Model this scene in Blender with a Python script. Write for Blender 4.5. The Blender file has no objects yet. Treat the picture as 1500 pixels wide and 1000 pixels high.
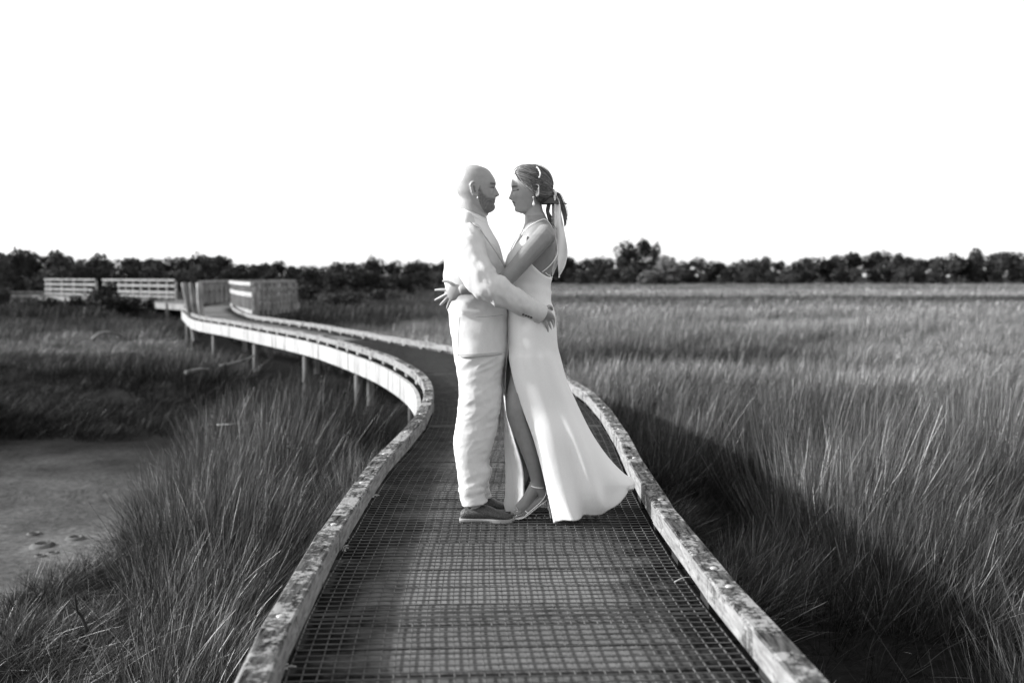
import bpy, bmesh, math, random
import numpy as np
from mathutils import Vector, Matrix, noise
from mathutils.bvhtree import BVHTree
R = math.radians
random.seed(7); rng = np.random.default_rng(7)
scene = bpy.context.scene
COL = scene.collection

# ------------------------------------------------------------------ camera
F = 1458.33            # focal length in photo pixels (35 mm on a 36 mm frame, 1500 px wide)
H = 1.25               # lens height above the deck
PITCH = R(3.81)
cam_d = bpy.data.cameras.new('camera'); cam = bpy.data.objects.new('camera', cam_d); COL.objects.link(cam)
cam.location = (0, 0, H); cam.rotation_euler = (R(90) - PITCH, 0, 0)
cam_d.lens = 35; cam_d.sensor_width = 36; cam_d.clip_start = 0.05; cam_d.clip_end = 3000
cam_d.dof.use_dof = True; cam_d.dof.focus_distance = 5.05; cam_d.dof.aperture_fstop = 1.8
scene.camera = cam

# ------------------------------------------------------------------ light
SUN_EL, SUN_AZ = 23.0, 272.0        # azimuth clockwise from +Y (view direction); 270 = exactly from the left
SUN_W, SKY_W, EXPO = 4.6, 0.12, 0.90
VEIL = 2.2                          # even white of the thin high cloud added to the clear-sky model
world = bpy.data.worlds.new('World'); scene.world = world; world.use_nodes = True
nt = world.node_tree; nt.nodes.clear()
sky = nt.nodes.new('ShaderNodeTexSky'); sky.sky_type = 'NISHITA'; sky.sun_disc = False
sky.sun_elevation = R(SUN_EL); sky.sun_rotation = R(SUN_AZ)
sky.air_density = 1.0; sky.dust_density = 1.0; sky.ozone_density = 1.0
bw = nt.nodes.new('ShaderNodeRGBToBW'); bg = nt.nodes.new('ShaderNodeBackground'); wo = nt.nodes.new('ShaderNodeOutputWorld')
bg.inputs['Strength'].default_value = SKY_W
nt.links.new(sky.outputs[0], bw.inputs[0]); ad = nt.nodes.new('ShaderNodeMath'); ad.operation = 'ADD'; ad.inputs[1].default_value = VEIL; nt.links.new(bw.outputs[0], ad.inputs[0]); nt.links.new(ad.outputs[0], bg.inputs[0]); nt.links.new(bg.outputs[0], wo.inputs[0])
sd = bpy.data.lights.new('sun', 'SUN'); so = bpy.data.objects.new('sun', sd); COL.objects.link(so)
sd.energy = SUN_W; sd.angle = R(4.0); sd.color = (1, 1, 1)
sdir = Vector((math.sin(R(SUN_AZ)) * math.cos(R(SUN_EL)), math.cos(R(SUN_AZ)) * math.cos(R(SUN_EL)), math.sin(R(SUN_EL))))
so.rotation_euler = (-sdir).to_track_quat('-Z', 'Y').to_euler(); so.location = sdir * 50
vs = scene.view_settings; vs.view_transform = 'Standard'; vs.look = 'None'; vs.exposure = EXPO; vs.gamma = 1; vs.use_curve_mapping = False

# ------------------------------------------------------------------ placing helpers
def at(px, py, Y):
    """point seen at photo pixel (px,py) on the vertical plane at distance Y"""
    u = (px - 750) / F; v = (500 - py) / F
    f = math.cos(PITCH) + v * math.sin(PITCH); z = -math.sin(PITCH) + v * math.cos(PITCH)
    t = Y / f
    return Vector((u * t, Y, H + z * t))
def on(px, py, z):
    """point seen at the pixel on the level plane z"""
    u = (px - 750) / F; v = (500 - py) / F
    f = math.cos(PITCH) + v * math.sin(PITCH); dz = -math.sin(PITCH) + v * math.cos(PITCH)
    t = (z - H) / dz
    return Vector((u * t, f * t, z))

# ------------------------------------------------------------------ materials (the photograph is monochrome: greys)
MATS = {}
def mat(name, v=0.3, rough=0.6, spec=0.3, attr=None, fn=None, sub=0.0, metal=0.0):
    if name in MATS: return MATS[name]
    m = bpy.data.materials.new(name); m.use_nodes = True; MATS[name] = m
    t = m.node_tree; b = t.nodes['Principled BSDF']
    b.inputs['Base Color'].default_value = (v, v, v, 1); b.inputs['Roughness'].default_value = rough
    b.inputs['Specular IOR Level'].default_value = spec; b.inputs['Metallic'].default_value = metal
    if fn: fn(t, b)
    if spec <= .2: b.inputs['IOR'].default_value = 1.12
    return m
def nd(t, k, **kw):
    n = t.nodes.new(k)
    for a, v in kw.items():
        if a.startswith('i_'):
            key = a[2:].replace('_', ' ')
            n.inputs[key].default_value = v
        else: setattr(n, a, v)
    return n
def mth(t, op, a, b=None, c=None, clamp=False):
    n = t.nodes.new('ShaderNodeMath'); n.operation = op; n.use_clamp = clamp
    for i, x in enumerate((a, b, c)):
        if x is None: continue
        if isinstance(x, (int, float)): n.inputs[i].default_value = x
        else: t.links.new(x, n.inputs[i])
    return n.outputs[0]
def rmap(t, x, a, b, c, d, smooth=False):
    n = t.nodes.new('ShaderNodeMapRange'); t.links.new(x, n.inputs[0])
    if smooth: n.interpolation_type = 'SMOOTHSTEP'
    for i, v in enumerate((a, b, c, d)): n.inputs[i + 1].default_value = v
    return n.outputs[0]
def pos(t): return t.nodes.new('ShaderNodeNewGeometry').outputs['Position']
def noi(t, vec, scale, detail=4, rough=0.55, stretch=None, dist=0.0):
    if stretch is not None:
        mp = t.nodes.new('ShaderNodeMapping'); mp.inputs['Scale'].default_value = stretch
        t.links.new(vec, mp.inputs[0]); vec = mp.outputs[0]
    n = t.nodes.new('ShaderNodeTexNoise'); n.inputs['Scale'].default_value = scale
    n.inputs['Detail'].default_value = detail; n.inputs['Roughness'].default_value = rough; n.inputs['Distortion'].default_value = dist
    t.links.new(vec, n.inputs['Vector']); return n.outputs[0]
def bump(t, b, h, strength=0.5, dist=0.01):
    n = t.nodes.new('ShaderNodeBump'); n.inputs['Strength'].default_value = strength; n.inputs['Distance'].default_value = dist
    t.links.new(h, n.inputs['Height']); t.links.new(n.outputs[0], b.inputs['Normal'])
def uvv(t): 
    n = t.nodes.new('ShaderNodeUVMap'); n.uv_map = 'UVMap'; return n.outputs[0]
def tocol(t, b, x): t.links.new(x, b.inputs['Base Color'])

def f_plank(t, b):
    uv = uvv(t); s = t.nodes.new('ShaderNodeSeparateXYZ'); t.links.new(uv, s.inputs[0])
    oi = t.nodes.new('ShaderNodeObjectInfo').outputs['Random']
    g = noi(t, pos(t), 14, 5, 0.65, (1, 9, 1)); blot = noi(t, pos(t), 5.0, 5, 0.6); fine = noi(t, pos(t), 60, 3, 0.6, (1, 6, 1))
    base = mth(t, 'ADD', rmap(t, g, .3, .7, .045, .19), rmap(t, oi, 0, 1, -.04, .07))
    base = mth(t, 'MULTIPLY', base, rmap(t, fine, .3, .7, .7, 1.2))
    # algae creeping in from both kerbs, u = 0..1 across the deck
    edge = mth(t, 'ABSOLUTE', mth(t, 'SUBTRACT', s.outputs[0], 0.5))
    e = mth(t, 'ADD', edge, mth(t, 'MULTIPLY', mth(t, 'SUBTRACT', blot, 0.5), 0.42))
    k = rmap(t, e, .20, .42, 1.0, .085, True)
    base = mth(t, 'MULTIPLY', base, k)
    tocol(t, b, base); bump(t, b, g, .5, .006)
def f_kerb(t, b):
    p = pos(t); geo = t.nodes.new('ShaderNodeNewGeometry'); s = t.nodes.new('ShaderNodeSeparateXYZ'); t.links.new(geo.outputs['True Normal'], s.inputs[0])
    up = rmap(t, s.outputs[2], .3, .8, 0, 1)
    mould = mth(t, 'ADD', mth(t, 'MULTIPLY', noi(t, p, 11, 6, 0.7), .5), mth(t, 'MULTIPLY', noi(t, p, 48, 6, 0.75), .5)); big = noi(t, p, 4.0, 3, .5); grain = noi(t, p, 55, 4, .6, (1, .15, 1))
    th = mth(t, 'ADD', mould, mth(t, 'MULTIPLY', mth(t, 'SUBTRACT', big, .5), .45))
    m1 = rmap(t, th, .49, .56, 1, 0, True)      # black lichen on the top face
    topc = mth(t, 'ADD', mth(t, 'MULTIPLY', m1, -.20), rmap(t, grain, .3, .7, .19, .32))
    m2 = rmap(t, th, .52, .62, 1, .3, True)
    side = mth(t, 'MULTIPLY', rmap(t, grain, .3, .7, .13, .30), m2)
    mix = t.nodes.new('ShaderNodeMix'); mix.data_type = 'FLOAT'; t.links.new(up, mix.inputs[0]); t.links.new(side, mix.inputs[2]); t.links.new(topc, mix.inputs[3])
    tocol(t, b, mix.outputs[0]); bump(t, b, mould, .6, .008)
def f_timber(lo, hi):
    def fn(t, b):
        p = pos(t); g = noi(t, p, 3, 5, .6, (1, 1, .25)); st = noi(t, p, 9, 4, .6, (1, 1, .12))
        v = mth(t, 'MULTIPLY', rmap(t, g, .3, .7, lo, hi), rmap(t, st, .34, .48, .4, 1.0))
        tocol(t, b, v); bump(t, b, st, .3, .01)
    return fn
def f_wire(t, b):
    v = rmap(t, noi(t, pos(t), 12, 3, .6), .3, .7, .025, .085); tocol(t, b, v)
def f_ground(t, b):
    p = pos(t); sp = t.nodes.new('ShaderNodeSeparateXYZ'); t.links.new(p, sp.inputs[0])
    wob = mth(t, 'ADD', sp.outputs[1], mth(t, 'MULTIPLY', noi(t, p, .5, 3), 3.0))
    sand = mth(t, 'MULTIPLY', rmap(t, sp.outputs[2], -1.42, -1.18, 1, 0, True), rmap(t, wob, 14.6, 17.2, 1, .06, True))  # farther creek bed goes to black mud, bank shade painted in with it
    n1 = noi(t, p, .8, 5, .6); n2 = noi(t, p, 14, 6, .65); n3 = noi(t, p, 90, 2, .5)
    sv = mth(t, 'MULTIPLY', mth(t, 'MULTIPLY', rmap(t, n1, .35, .65, .09, .20), rmap(t, n2, .3, .7, .5, 1.2)), rmap(t, wob, 8.5, 14.5, 1.25, .42))  # sand lighter near, darker far: sunlit and shaded stretches painted in
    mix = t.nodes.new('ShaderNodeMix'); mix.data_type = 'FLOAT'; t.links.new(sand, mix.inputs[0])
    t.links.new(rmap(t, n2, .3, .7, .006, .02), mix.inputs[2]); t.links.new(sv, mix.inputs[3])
    tocol(t, b, mix.outputs[0]); bump(t, b, mth(t, 'ADD', n2, mth(t, 'MULTIPLY', n3, .3)), .5, .03)
    b.inputs['Roughness'].default_value = .85; pass
def f_rush(t, b):
    a = t.nodes.new('ShaderNodeAttribute'); a.attribute_name = 'shade'
    i = t.nodes.new('ShaderNodeAttribute'); i.attribute_type = 'INSTANCER'; i.attribute_name = 'tone'
    v = mth(t, 'MULTIPLY', a.outputs['Fac'], i.outputs['Fac']); tocol(t, b, v)
def f_leaf(lo, hi):
    def fn(t, b):
        a = t.nodes.new('ShaderNodeAttribute'); a.attribute_name = 'shade'
        o = t.nodes.new('ShaderNodeObjectInfo').outputs['Random']
        tocol(t, b, mth(t, 'MULTIPLY', rmap(t, a.outputs['Fac'], 0, 1, lo, hi), rmap(t, o, 0, 1, .6, 1.5)))
    return fn
def f_cloth(v, scale, amt, weave=420):
    def fn(t, b):
        p = pos(t); n = noi(t, p, scale, 5, .62, (1, 1, .6)); w = noi(t, p, weave, 2, .7)
        tocol(t, b, mth(t, 'MULTIPLY', v, mth(t, 'MULTIPLY', rmap(t, n, .3, .7, 1 - amt, 1.0), rmap(t, w, .3, .7, .94, 1.03))))
        bump(t, b, mth(t, 'ADD', n, mth(t, 'MULTIPLY', w, .15)), .35, .006)
    return fn
def f_skin(t, b):
    a = t.nodes.new('ShaderNodeAttribute'); a.attribute_name = 'shade'; p = pos(t)
    n = noi(t, p, 30, 4, .6)
    tocol(t, b, mth(t, 'MULTIPLY', a.outputs['Fac'], rmap(t, n, .3, .7, .92, 1.08)))
    b.inputs['Roughness'].default_value = .42; b.inputs['Specular IOR Level'].default_value = .35
    bump(t, b, noi(t, p, 260, 3, .6), .12, .002)
def f_attr(k):
    def fn(t, b):
        a = t.nodes.new('ShaderNodeAttribute'); a.attribute_name = 'shade'; tocol(t, b, mth(t, 'MULTIPLY', a.outputs['Fac'], k))
    return fn
def f_shoe(t, b):
    p = pos(t); vz = t.nodes.new('ShaderNodeTexVoronoi'); vz.inputs['Scale'].default_value = 190; t.links.new(p, vz.inputs['Vector'])
    tocol(t, b, rmap(t, vz.outputs['Distance'], 0, .6, .13, .05)); bump(t, b, vz.outputs['Distance'], .6, .003)
mat('plank_wood', .2, .8, .2, fn=f_plank); mat('kerb_wood', .4, .8, .2, fn=f_kerb)
mat('fascia_wood', .5, .8, .2, fn=f_timber(.27, .40)); mat('post_wood', .3, .85, .2, fn=f_timber(.10, .2)); mat('rail_wood', .5, .8, .2, fn=f_timber(.17, .30))
mat('dark_wood', .05, .9, .1, fn=f_timber(.03, .07)); mat('galvanised_wire', .2, .55, .5, metal=.0, fn=f_wire)
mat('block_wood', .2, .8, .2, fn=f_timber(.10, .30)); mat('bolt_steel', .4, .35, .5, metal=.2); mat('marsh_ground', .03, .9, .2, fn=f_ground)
mat('rush_stem', .1, .55, .2, fn=f_rush); mat('tree_leaf', .05, .6, .2, fn=f_leaf(.012, .065)); mat('pale_leaf', .1, .6, .2, fn=f_leaf(.07, .15))
mat('bark', .05, .9, .1); mat('linen', .8, .85, .1, fn=f_cloth(.62, 26, .12)); mat('shirt_cotton', .70, .8, .1)
mat('dress_crepe', .84, .6, .25, fn=f_cloth(.74, 9, .03, 300)); mat('skin', .2, .45, .35, fn=f_skin)
mat('hair', .07, .38, .6, fn=f_attr(1.0)); mat('ribbon', .85, .5, .3); mat('strap_white', .85, .4, .4)
mat('button_dark', .03, .35, .5); mat('shoe_leather', .1, .55, .4, fn=f_shoe); mat('shoe_sole', .30, .7, .3); mat('stitching', .03, .7, .3); mat('edge_shadow', .22, .8, .1); mat('shirt_trim', .6, .8, .1)
mat('pearl', .8, .15, .6); mat('driftwood', .3, .8, .2, fn=f_timber(.10, .2)); mat('mound_mud', .3, .85, .1, fn=f_timber(.09, .16)); mat('twig_dark', .03, .9, .2); mat('straw', .4, .6, .3)

# ------------------------------------------------------------------ object helpers
def wloc(o):
    v = Vector((0, 0, 0))
    while o is not None: v = v + o.location; o = o.parent
    return v
def link(name, me, m=None, parent=None, loc=None, smooth=False):
    """mesh in world coordinates -> object; loc = where its origin goes"""
    o = bpy.data.objects.new(name, me); COL.objects.link(o)
    if loc is None: loc = wloc(parent) if parent else Vector((0, 0, 0))
    loc = Vector(loc)
    me.transform(Matrix.Translation(-loc)); o.parent = parent
    o.location = loc - (wloc(parent) if parent else Vector((0, 0, 0)))
    if m: me.materials.append(MATS[m])
    if smooth: me.polygons.foreach_set('use_smooth', [True] * len(me.polygons))
    return o
def tag(o, label=None, cat=None, group=None, kind=None):
    if label: o['label'] = label
    if cat: o['category'] = cat
    if group: o['group'] = group
    if kind: o['kind'] = kind
    return o
def thing(name, loc, label, cat, group=None):
    o = bpy.data.objects.new(name, None); COL.objects.link(o); o.location = loc; o.empty_display_size = .1
    return tag(o, label, cat, group)
class MB:
    def __init__(s): s.v = []; s.f = []; s.uv = None; s.shade = None
    def add(s, vs_, fs):
        n = len(s.v); s.v.extend([tuple(p) for p in vs_]); s.f.extend([tuple(i + n for i in f) for f in fs])
    def box(s, c, a, b, d):          # centre and three half vectors
        c, a, b, d = map(Vector, (c, a, b, d))
        s.add([c - a - b - d, c + a - b - d, c + a + b - d, c - a + b - d, c - a - b + d, c + a - b + d, c + a + b + d, c - a + b + d],
              [(0, 3, 2, 1), (4, 5, 6, 7), (0, 1, 5, 4), (1, 2, 6, 5), (2, 3, 7, 6), (3, 0, 4, 7)])
    def beam(s, p, q, w, h, up=(0, 0, 1)):
        p, q = Vector(p), Vector(q); d = (q - p); L = d.length; d.normalize(); side = d.cross(Vector(up)).normalized(); u = side.cross(d)
        s.box((p + q) / 2, d * L / 2, side * w / 2, u * h / 2)
    def rings(s, rs, cap=True, closed=True):
        n = len(rs[0]); base = len(s.v)
        for r in rs: s.v.extend([tuple(p) for p in r])
        for i in range(len(rs) - 1):
            for j in range(n if closed else n - 1):
                k = (j + 1) % n
                s.f.append((base + i * n + j, base + i * n + k, base + (i + 1) * n + k, base + (i + 1) * n + j))
        if cap:
            for i, rev in ((0, True), (len(rs) - 1, False)):
                c = sum((Vector(p) for p in rs[i]), Vector()) / n; s.v.append(tuple(c)); ci = len(s.v) - 1
                for j in range(n):
                    k = (j + 1) % n; a, b = base + i * n + j, base + i * n + k
                    s.f.append((ci, b, a) if rev else (ci, a, b))
    def tube(s, pts, rad, n=10, steps=6, flat=None, cap=True, ref=None):
        """smooth tube through pts with radius per point; flat = (factor, normal): squashed along normal"""
        P = catmull([Vector(p) for p in pts], steps); Rr = catmull([Vector((r, 0, 0)) for r in (rad if isinstance(rad, (list, tuple)) else [rad] * len(pts))], steps)
        u = None; rs = []
        for i, p in enumerate(P):
            d = (P[min(i + 1, len(P) - 1)] - P[max(i - 1, 0)])
            if d.length < 1e-9: d = Vector((0, 0, 1))
            d.normalize()
            if flat is not None: u = Vector(flat[1]) - d * d.dot(Vector(flat[1]))
            elif u is None: u = d.orthogonal()
            else: u = u - d * d.dot(u)
            if u.length < 1e-6: u = d.orthogonal()
            u.normalize(); w = d.cross(u); r = Rr[i].x; fu = flat[0] if flat else 1
            rs.append([p + u * math.cos(a) * r * fu + w * math.sin(a) * r for a in [2 * math.pi * k / n for k in range(n)]])
        s.rings(rs, cap)
    def ell(s, c, ax, n=16, m=10):
        """ellipsoid: centre and three axis vectors"""
        c = Vector(c); a, b, d = map(Vector, ax); rs = []
        for i in range(1, m):
            t = math.pi * i / m
            rs.append([c - d * math.cos(t) + (a * math.cos(2 * math.pi * j / n) + b * math.sin(2 * math.pi * j / n)) * math.sin(t) for j in range(n)])
        s.rings(rs, True)
    def mesh(s, name='mesh'):
        me = bpy.data.meshes.new(name); me.from_pydata(s.v, [], s.f); me.update()
        return me
    def build(s, name, m, parent=None, loc=None, smooth=False):
        return link(name, s.mesh(name), m, parent, loc, smooth)
def catmull(P, steps):
    if len(P) < 3 or steps <= 1:
        if steps <= 1: return list(P)
        return [P[0].lerp(P[-1], i / steps) for i in range(steps + 1)]
    out = []
    for i in range(len(P) - 1):
        p0 = P[i - 1] if i else P[0] * 2 - P[1]; p1, p2 = P[i], P[i + 1]; p3 = P[i + 2] if i + 2 < len(P) else P[-1] * 2 - P[-2]
        for k in range(steps):
            t = k / steps; t2, t3 = t * t, t * t * t
            out.append(.5 * ((2 * p1) + (p2 - p0) * t + (2 * p0 - 5 * p1 + 4 * p2 - p3) * t2 + (3 * p1 - p0 - 3 * p2 + p3) * t3))
    out.append(P[-1]); return out
def shade_attr(me, vals):
    a = me.attributes.new('shade', 'FLOAT', 'POINT'); a.data.foreach_set('value', np.asarray(vals, dtype=np.float32))

# ------------------------------------------------------------------ terrain
def sstep(a, b, x):
    t = min(1, max(0, (x - a) / (b - a))); return t * t * (3 - 2 * t)
def segdist(x, y, pts):
    best = 1e9; bw_ = 1
    for (x0, y0, w0), (x1, y1, w1) in zip(pts, pts[1:]):
        dx, dy = x1 - x0, y1 - y0; t = max(0, min(1, ((x - x0) * dx + (y - y0) * dy) / (dx * dx + dy * dy)))
        d = math.hypot(x - x0 - t * dx, y - y0 - t * dy) - (w0 + t * (w1 - w0))
        if d < best: best = d
    return best
CREEK_A = [(-5.0, 5.0, .9), (-5.6, 6.4, 1.6), (-6.4, 8.4, 2.4), (-6.7, 11, 2.45), (-6.6, 13.5, 1.9), (-7.0, 18, 1.3), (-11, 21, 1.2), (-22, 23.5, 1.3), (-45, 24, 2)]
CREEK_B = [(-6.6, 18, 1.0), (-3.6, 18.6, 1.0), (0, 21, .9), (6, 24, .6)]
def creek(x, y):
    if y > 34 or x > 8: return 9
    return min(segdist(x, y, CREEK_A), segdist(x, y, CREEK_B)) + .25 * noise.noise(Vector((x * .7, y * .7, 3)))
def gz(x, y):
    r = math.hypot(x, y)
    z = -.98 + .10 * noise.noise(Vector((x * .25, y * .25, 0))) * min(1, 40 / (r + 1)) + .03 * noise.noise(Vector((x * 1.6, y * 1.6, 5)))
    d = creek(x, y)
    if d < 1.2:
        k = 1 - sstep(-.15, .9, d); z = z * (1 - k) + k * (-1.40 + .035 * noise.noise(Vector((x * .9, y * .9, 9))))
    if x < -1.2 and y < 12: z -= .12
    if d < .3 and y < 17: z += .025 * noise.noise(Vector((x * 2.2, y * 5, 4))) + .012 * noise.noise(Vector((x * 7, y * 9, 6)))
    return z
def axis(lims):
    out = []
    for a, b, st in lims: out += list(np.arange(a, b, st))
    return out + [lims[-1][1]]
def ground():
    xs = axis([(-1200, -100, 60), (-100, -24, 4), (-24, -11, .7), (-11, -2, .16), (-2, 8, .35), (8, 30, 1.5), (30, 100, 6), (100, 1200, 60)])
    ys = axis([(-60, 0, 8), (0, 4, .5), (4, 24, .18), (24, 40, .8), (40, 120, 5), (120, 1500, 60)])
    mb = MB()
    for y in ys:
        for x in xs: mb.v.append((x, y, gz(x, y)))
    nx = len(xs)
    for j in range(len(ys) - 1):
        for i in range(nx - 1): mb.f.append((j * nx + i, j * nx + i + 1, (j + 1) * nx + i + 1, (j + 1) * nx + i))
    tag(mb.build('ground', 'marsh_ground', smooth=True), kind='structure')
ground()

# ------------------------------------------------------------------ boardwalk
KZ = .14
LPX = [(368, 1000), (400, 917), (433, 850), (470, 790), (513, 733), (529, 706), (549, 678), (568, 655), (588, 640), (606, 622), (622, 600), (629, 581), (627, 562), (617, 546), (592, 531), (560, 517), (521, 505), (477, 493), (432, 484), (393, 477.5), (336, 468), (291, 461.5)]
RPX = [(1200, 1000), (1140, 931), (1085, 880), (1048, 841), (1025, 811), (988, 765), (954, 715), (929, 673), (910, 632), (887, 597), (862, 572), (832, 554), (775, 532), (715, 516), (652, 504.5), (608, 498), (560, 490), (512, 481.5), (464, 474), (406, 466), (368, 460.5)]
def resample(P, step):
    P = [Vector(p) for p in P]; out = [P[0].copy()]; acc = 0
    for a, b in zip(P, P[1:]):
        L = (b - a).length; d = step - acc
        while d <= L: out.append(a.lerp(b, d / L)); d += step
        acc = (acc + L) % step if d > L else 0
        acc = L - (d - step)
    return out
def smooth_line(P, it):
    P = [p.copy() for p in P]
    for _ in range(it):
        Q = [p.copy() for p in P]
        for i in range(1, len(P) - 1): Q[i] = (P[i - 1] + P[i] * 2 + P[i + 1]) / 4
        P = Q
    return P
def edge(px, tail):
    pts = [Vector((p.x, p.y, 0)) for p in (on(x, y, KZ) for x, y in px)]
    d0 = (pts[0] - pts[1]).normalized(); pts = [pts[0] + d0 * 3.4] + pts + [Vector((x, y, 0)) for x, y in tail]
    return smooth_line(resample(catmull(pts, 8), .25), 6)
LE = edge(LPX, [(-10.4, 32), (-12.1, 37.0), (-12.9, 42.5)])
RE = edge(RPX, [(-9.3, 33.5), (-10.6, 38.0), (-10.9, 42.2)])
def cum(P):
    c = [0]
    for a, b in zip(P, P[1:]): c.append(c[-1] + (b - a).length)
    return c
LC, RC = cum(LE), cum(RE)
def walk(P, C, s):
    s = max(0, min(C[-1] - 1e-6, s)); i = int(np.searchsorted(C, s, side='right')) - 1; i = min(i, len(P) - 2)
    return P[i].lerp(P[i + 1], (s - C[i]) / max(1e-9, C[i + 1] - C[i]))
# pair the edges: for every station on the left edge the nearest station ahead on the right edge
pairs = []; sr = 0
for s in np.arange(0, LC[-1], .1):
    p = walk(LE, LC, s); best = None
    for t in np.arange(max(0, sr - .05), min(RC[-1], sr + 1.6), .02):
        d = (walk(RE, RC, t) - p).length
        if best is None or d < best[0]: best = (d, t)
    sr = max(sr, best[1]); pairs.append((s, sr))
ps = np.array(pairs)
k = np.ones(31) / 31; sm = np.convolve(np.pad(ps[:, 1], 15, mode='edge'), k, mode='valid'); sm[:16] = ps[:16, 1]; ps[:, 1] = np.maximum.accumulate(sm)
mid = [(walk(LE, LC, a) + walk(RE, RC, b)) / 2 for a, b in ps]; MC = np.array(cum(mid))
def station(m):
    """centreline arc length -> left point, right point of the kerb lines"""
    a = np.interp(m, MC, ps[:, 0]); b = np.interp(m, MC, ps[:, 1]); return walk(LE, LC, a), walk(RE, RC, b)
TOTAL = MC[-1]
bwk = thing('boardwalk', (0, 5, 0), 'curving timber boardwalk with wire netting over its planks and low mouldy kerbs, under the couple', 'boardwalk')
PL = .222
def deckpoint(m, u, z=0):
    l, r = station(m); p = l.lerp(r, u); p.z = z; return p
n_pl = int(TOTAL / PL)
for i in range(n_pl):
    m0 = i * PL + random.uniform(.006, .012); m1 = (i + 1) * PL - random.uniform(.010, .02); dz = random.uniform(-.003, .002)
    e0, e1 = -.035 + random.uniform(-.008, .008), 1.035 + random.uniform(-.008, .008)
    a, b = deckpoint(m0, e0), deckpoint(m0, e1); c, d = deckpoint(m1, e1), deckpoint(m1, e0)
    ch = .004
    mb = MB(); top = [Vector((p.x, p.y, dz)) for p in (a, b, c, d)]
    cen = sum(top, Vector()) / 4; dm = (c - b).normalized() * ch
    ins = [top[0] + dm, top[1] + dm, top[2] - dm, top[3] - dm]
    low = [p - Vector((0, 0, ch)) for p in top]; bot = [p - Vector((0, 0, .045)) for p in top]
    mb.add(ins + low + bot, [(0, 1, 2, 3)] + [(4 + j, 4 + (j + 1) % 4, (j + 1) % 4, j) for j in range(4)] + [(8 + j, 8 + (j + 1) % 4, 4 + (j + 1) % 4, 4 + j) for j in range(4)] + [(11, 10, 9, 8)])
    me = mb.mesh('plank'); uv = me.uv_layers.new(name='UVMap'); U = [0, 1, 1, 0] * 3
    for lp in me.loops: uv.data[lp.index].uv = (U[lp.vertex_index % 4], lp.vertex_index / 12)
    link('plank', me, 'plank_wood', bwk, cen)
# wire netting laid over the planks in panels
WR = .0027
def wirepanel(m0, m1, u0, u1):
    mb = MB(); zz = .010 + random.uniform(-.001, .002)
    n = max(2, int(round((m1 - m0) / .10)))
    for kk in range(32):
        u = u0 + (u1 - u0) * kk / 31 ; rs = []
        for j in range(n + 1):
            mm = m0 + (m1 - m0) * j / n; p = deckpoint(mm, u); q = deckpoint(mm + .01, u); d = (q - p).normalized(); sd_ = Vector((d.y, -d.x, 0))
            z = zz + .0025 * noise.noise(Vector((p.x * 6, p.y * 6, 1)))
            p.z = z; off = .004 * noise.noise(Vector((p.x * 3, p.y * 3, kk)))
            p = p + sd_ * off
            rs.append([p + sd_ * WR, p + Vector((0, 0, WR)), p - sd_ * WR, p - Vector((0, 0, WR))])
        mb.rings(rs, True)
    nc = int((m1 - m0) / .05)
    for j in range(nc + 1):
        mm = m0 + (m1 - m0) * j / nc; rs = []
        for kk in range(9):
            u = u0 + (u1 - u0) * kk / 8; p = deckpoint(mm + .003 * noise.noise(Vector((kk, j * .7, m0))), u); p.z = zz + .0038 + .0025 * noise.noise(Vector((p.x * 6, p.y * 6, 1)))
            l, r = station(mm); d = (r - l).normalized(); f = Vector((-d.y, d.x, 0))
            rs.append([p + f * WR, p + Vector((0, 0, WR)), p - f * WR, p - Vector((0, 0, WR))])
        mb.rings(rs, True)
    mb.build('wire_netting', 'galvanised_wire', bwk, deckpoint((m0 + m1) / 2, .5))
ms = [.3, 2.1, 4.25, 6.6, 8.8, 11.0, 13.2, 15.4, 17.6, 20]
for a, b in zip(ms, ms[1:]): wirepanel(a, b + .06, .030, .970)
# kerbs: straight timbers on blocks
def kerb(P, C, start, joints):
    js = [start + j for j in joints]
    for a, b in zip(js, js[1:]):
        p, q = walk(P, C, a), walk(P, C, b); d = (q - p).normalized(); sd_ = Vector((d.y, -d.x, 0))
        dz = random.uniform(-.004, .004); sh = random.uniform(-.004, .004)
        p = p + d * .003 + sd_ * sh; q = q - d * .003 + sd_ * sh
        mb = MB(); w, zb, zt, c = .046, .050 + dz, .140 + dz, .007
        sec = [(-w, zb), (w, zb), (w, zt - c), (w - c, zt), (-w + c, zt), (-w, zt - c)]
        n = max(2, int((b - a) / .12)); rs = []
        for i in range(n + 1):
            o = p.lerp(q, i / n); rs.append([o + sd_ * (s + .002 * noise.noise(Vector((o.x * 5, o.y * 5, s * 40)))) + Vector((0, 0, z + .002 * noise.noise(Vector((o.x * 7, o.y * 7, s * 50 + 3))))) for s, z in sec])
        mb.rings(rs, True); k_ = mb.build('kerb_rail', 'kerb_wood', bwk, (p + q) / 2)
        if p.y < 22:
            for e in ((.10, ) if b - a < 1.3 else (.10, (b - a) - .12)):
                bb = MB(); cpt = p + d * e; rs = [[cpt + Vector((math.cos(t) * r, math.sin(t) * r, zt + h)) for t in [2 * math.pi * k2 / 12 for k2 in range(12)]] for r, h in ((.014, -.002), (.014, .003), (.009, .006))]
                bb.rings(rs, True); bb.build('bolt_head', 'bolt_steel', k_, cpt + Vector((0, 0, zt)), True)
        nb = max(1, int(round((b - a) / .75)))
        for i in range(nb):
            o = p + d * min((b - a) - .1, .1 + i * (b - a) / nb); bm_ = MB(); bm_.box(o + Vector((0, 0, .0245 + dz / 2 - .0005)), d * .07, sd_ * .034, Vector((0, 0, .0235 + dz / 2)))
            bm_.build('kerb_block', 'twig_dark' if p.y < 11 else 'block_wood', bwk, o)
LS = LC[-1]; s9 = [0, .45, 1.65, 2.85]
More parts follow.
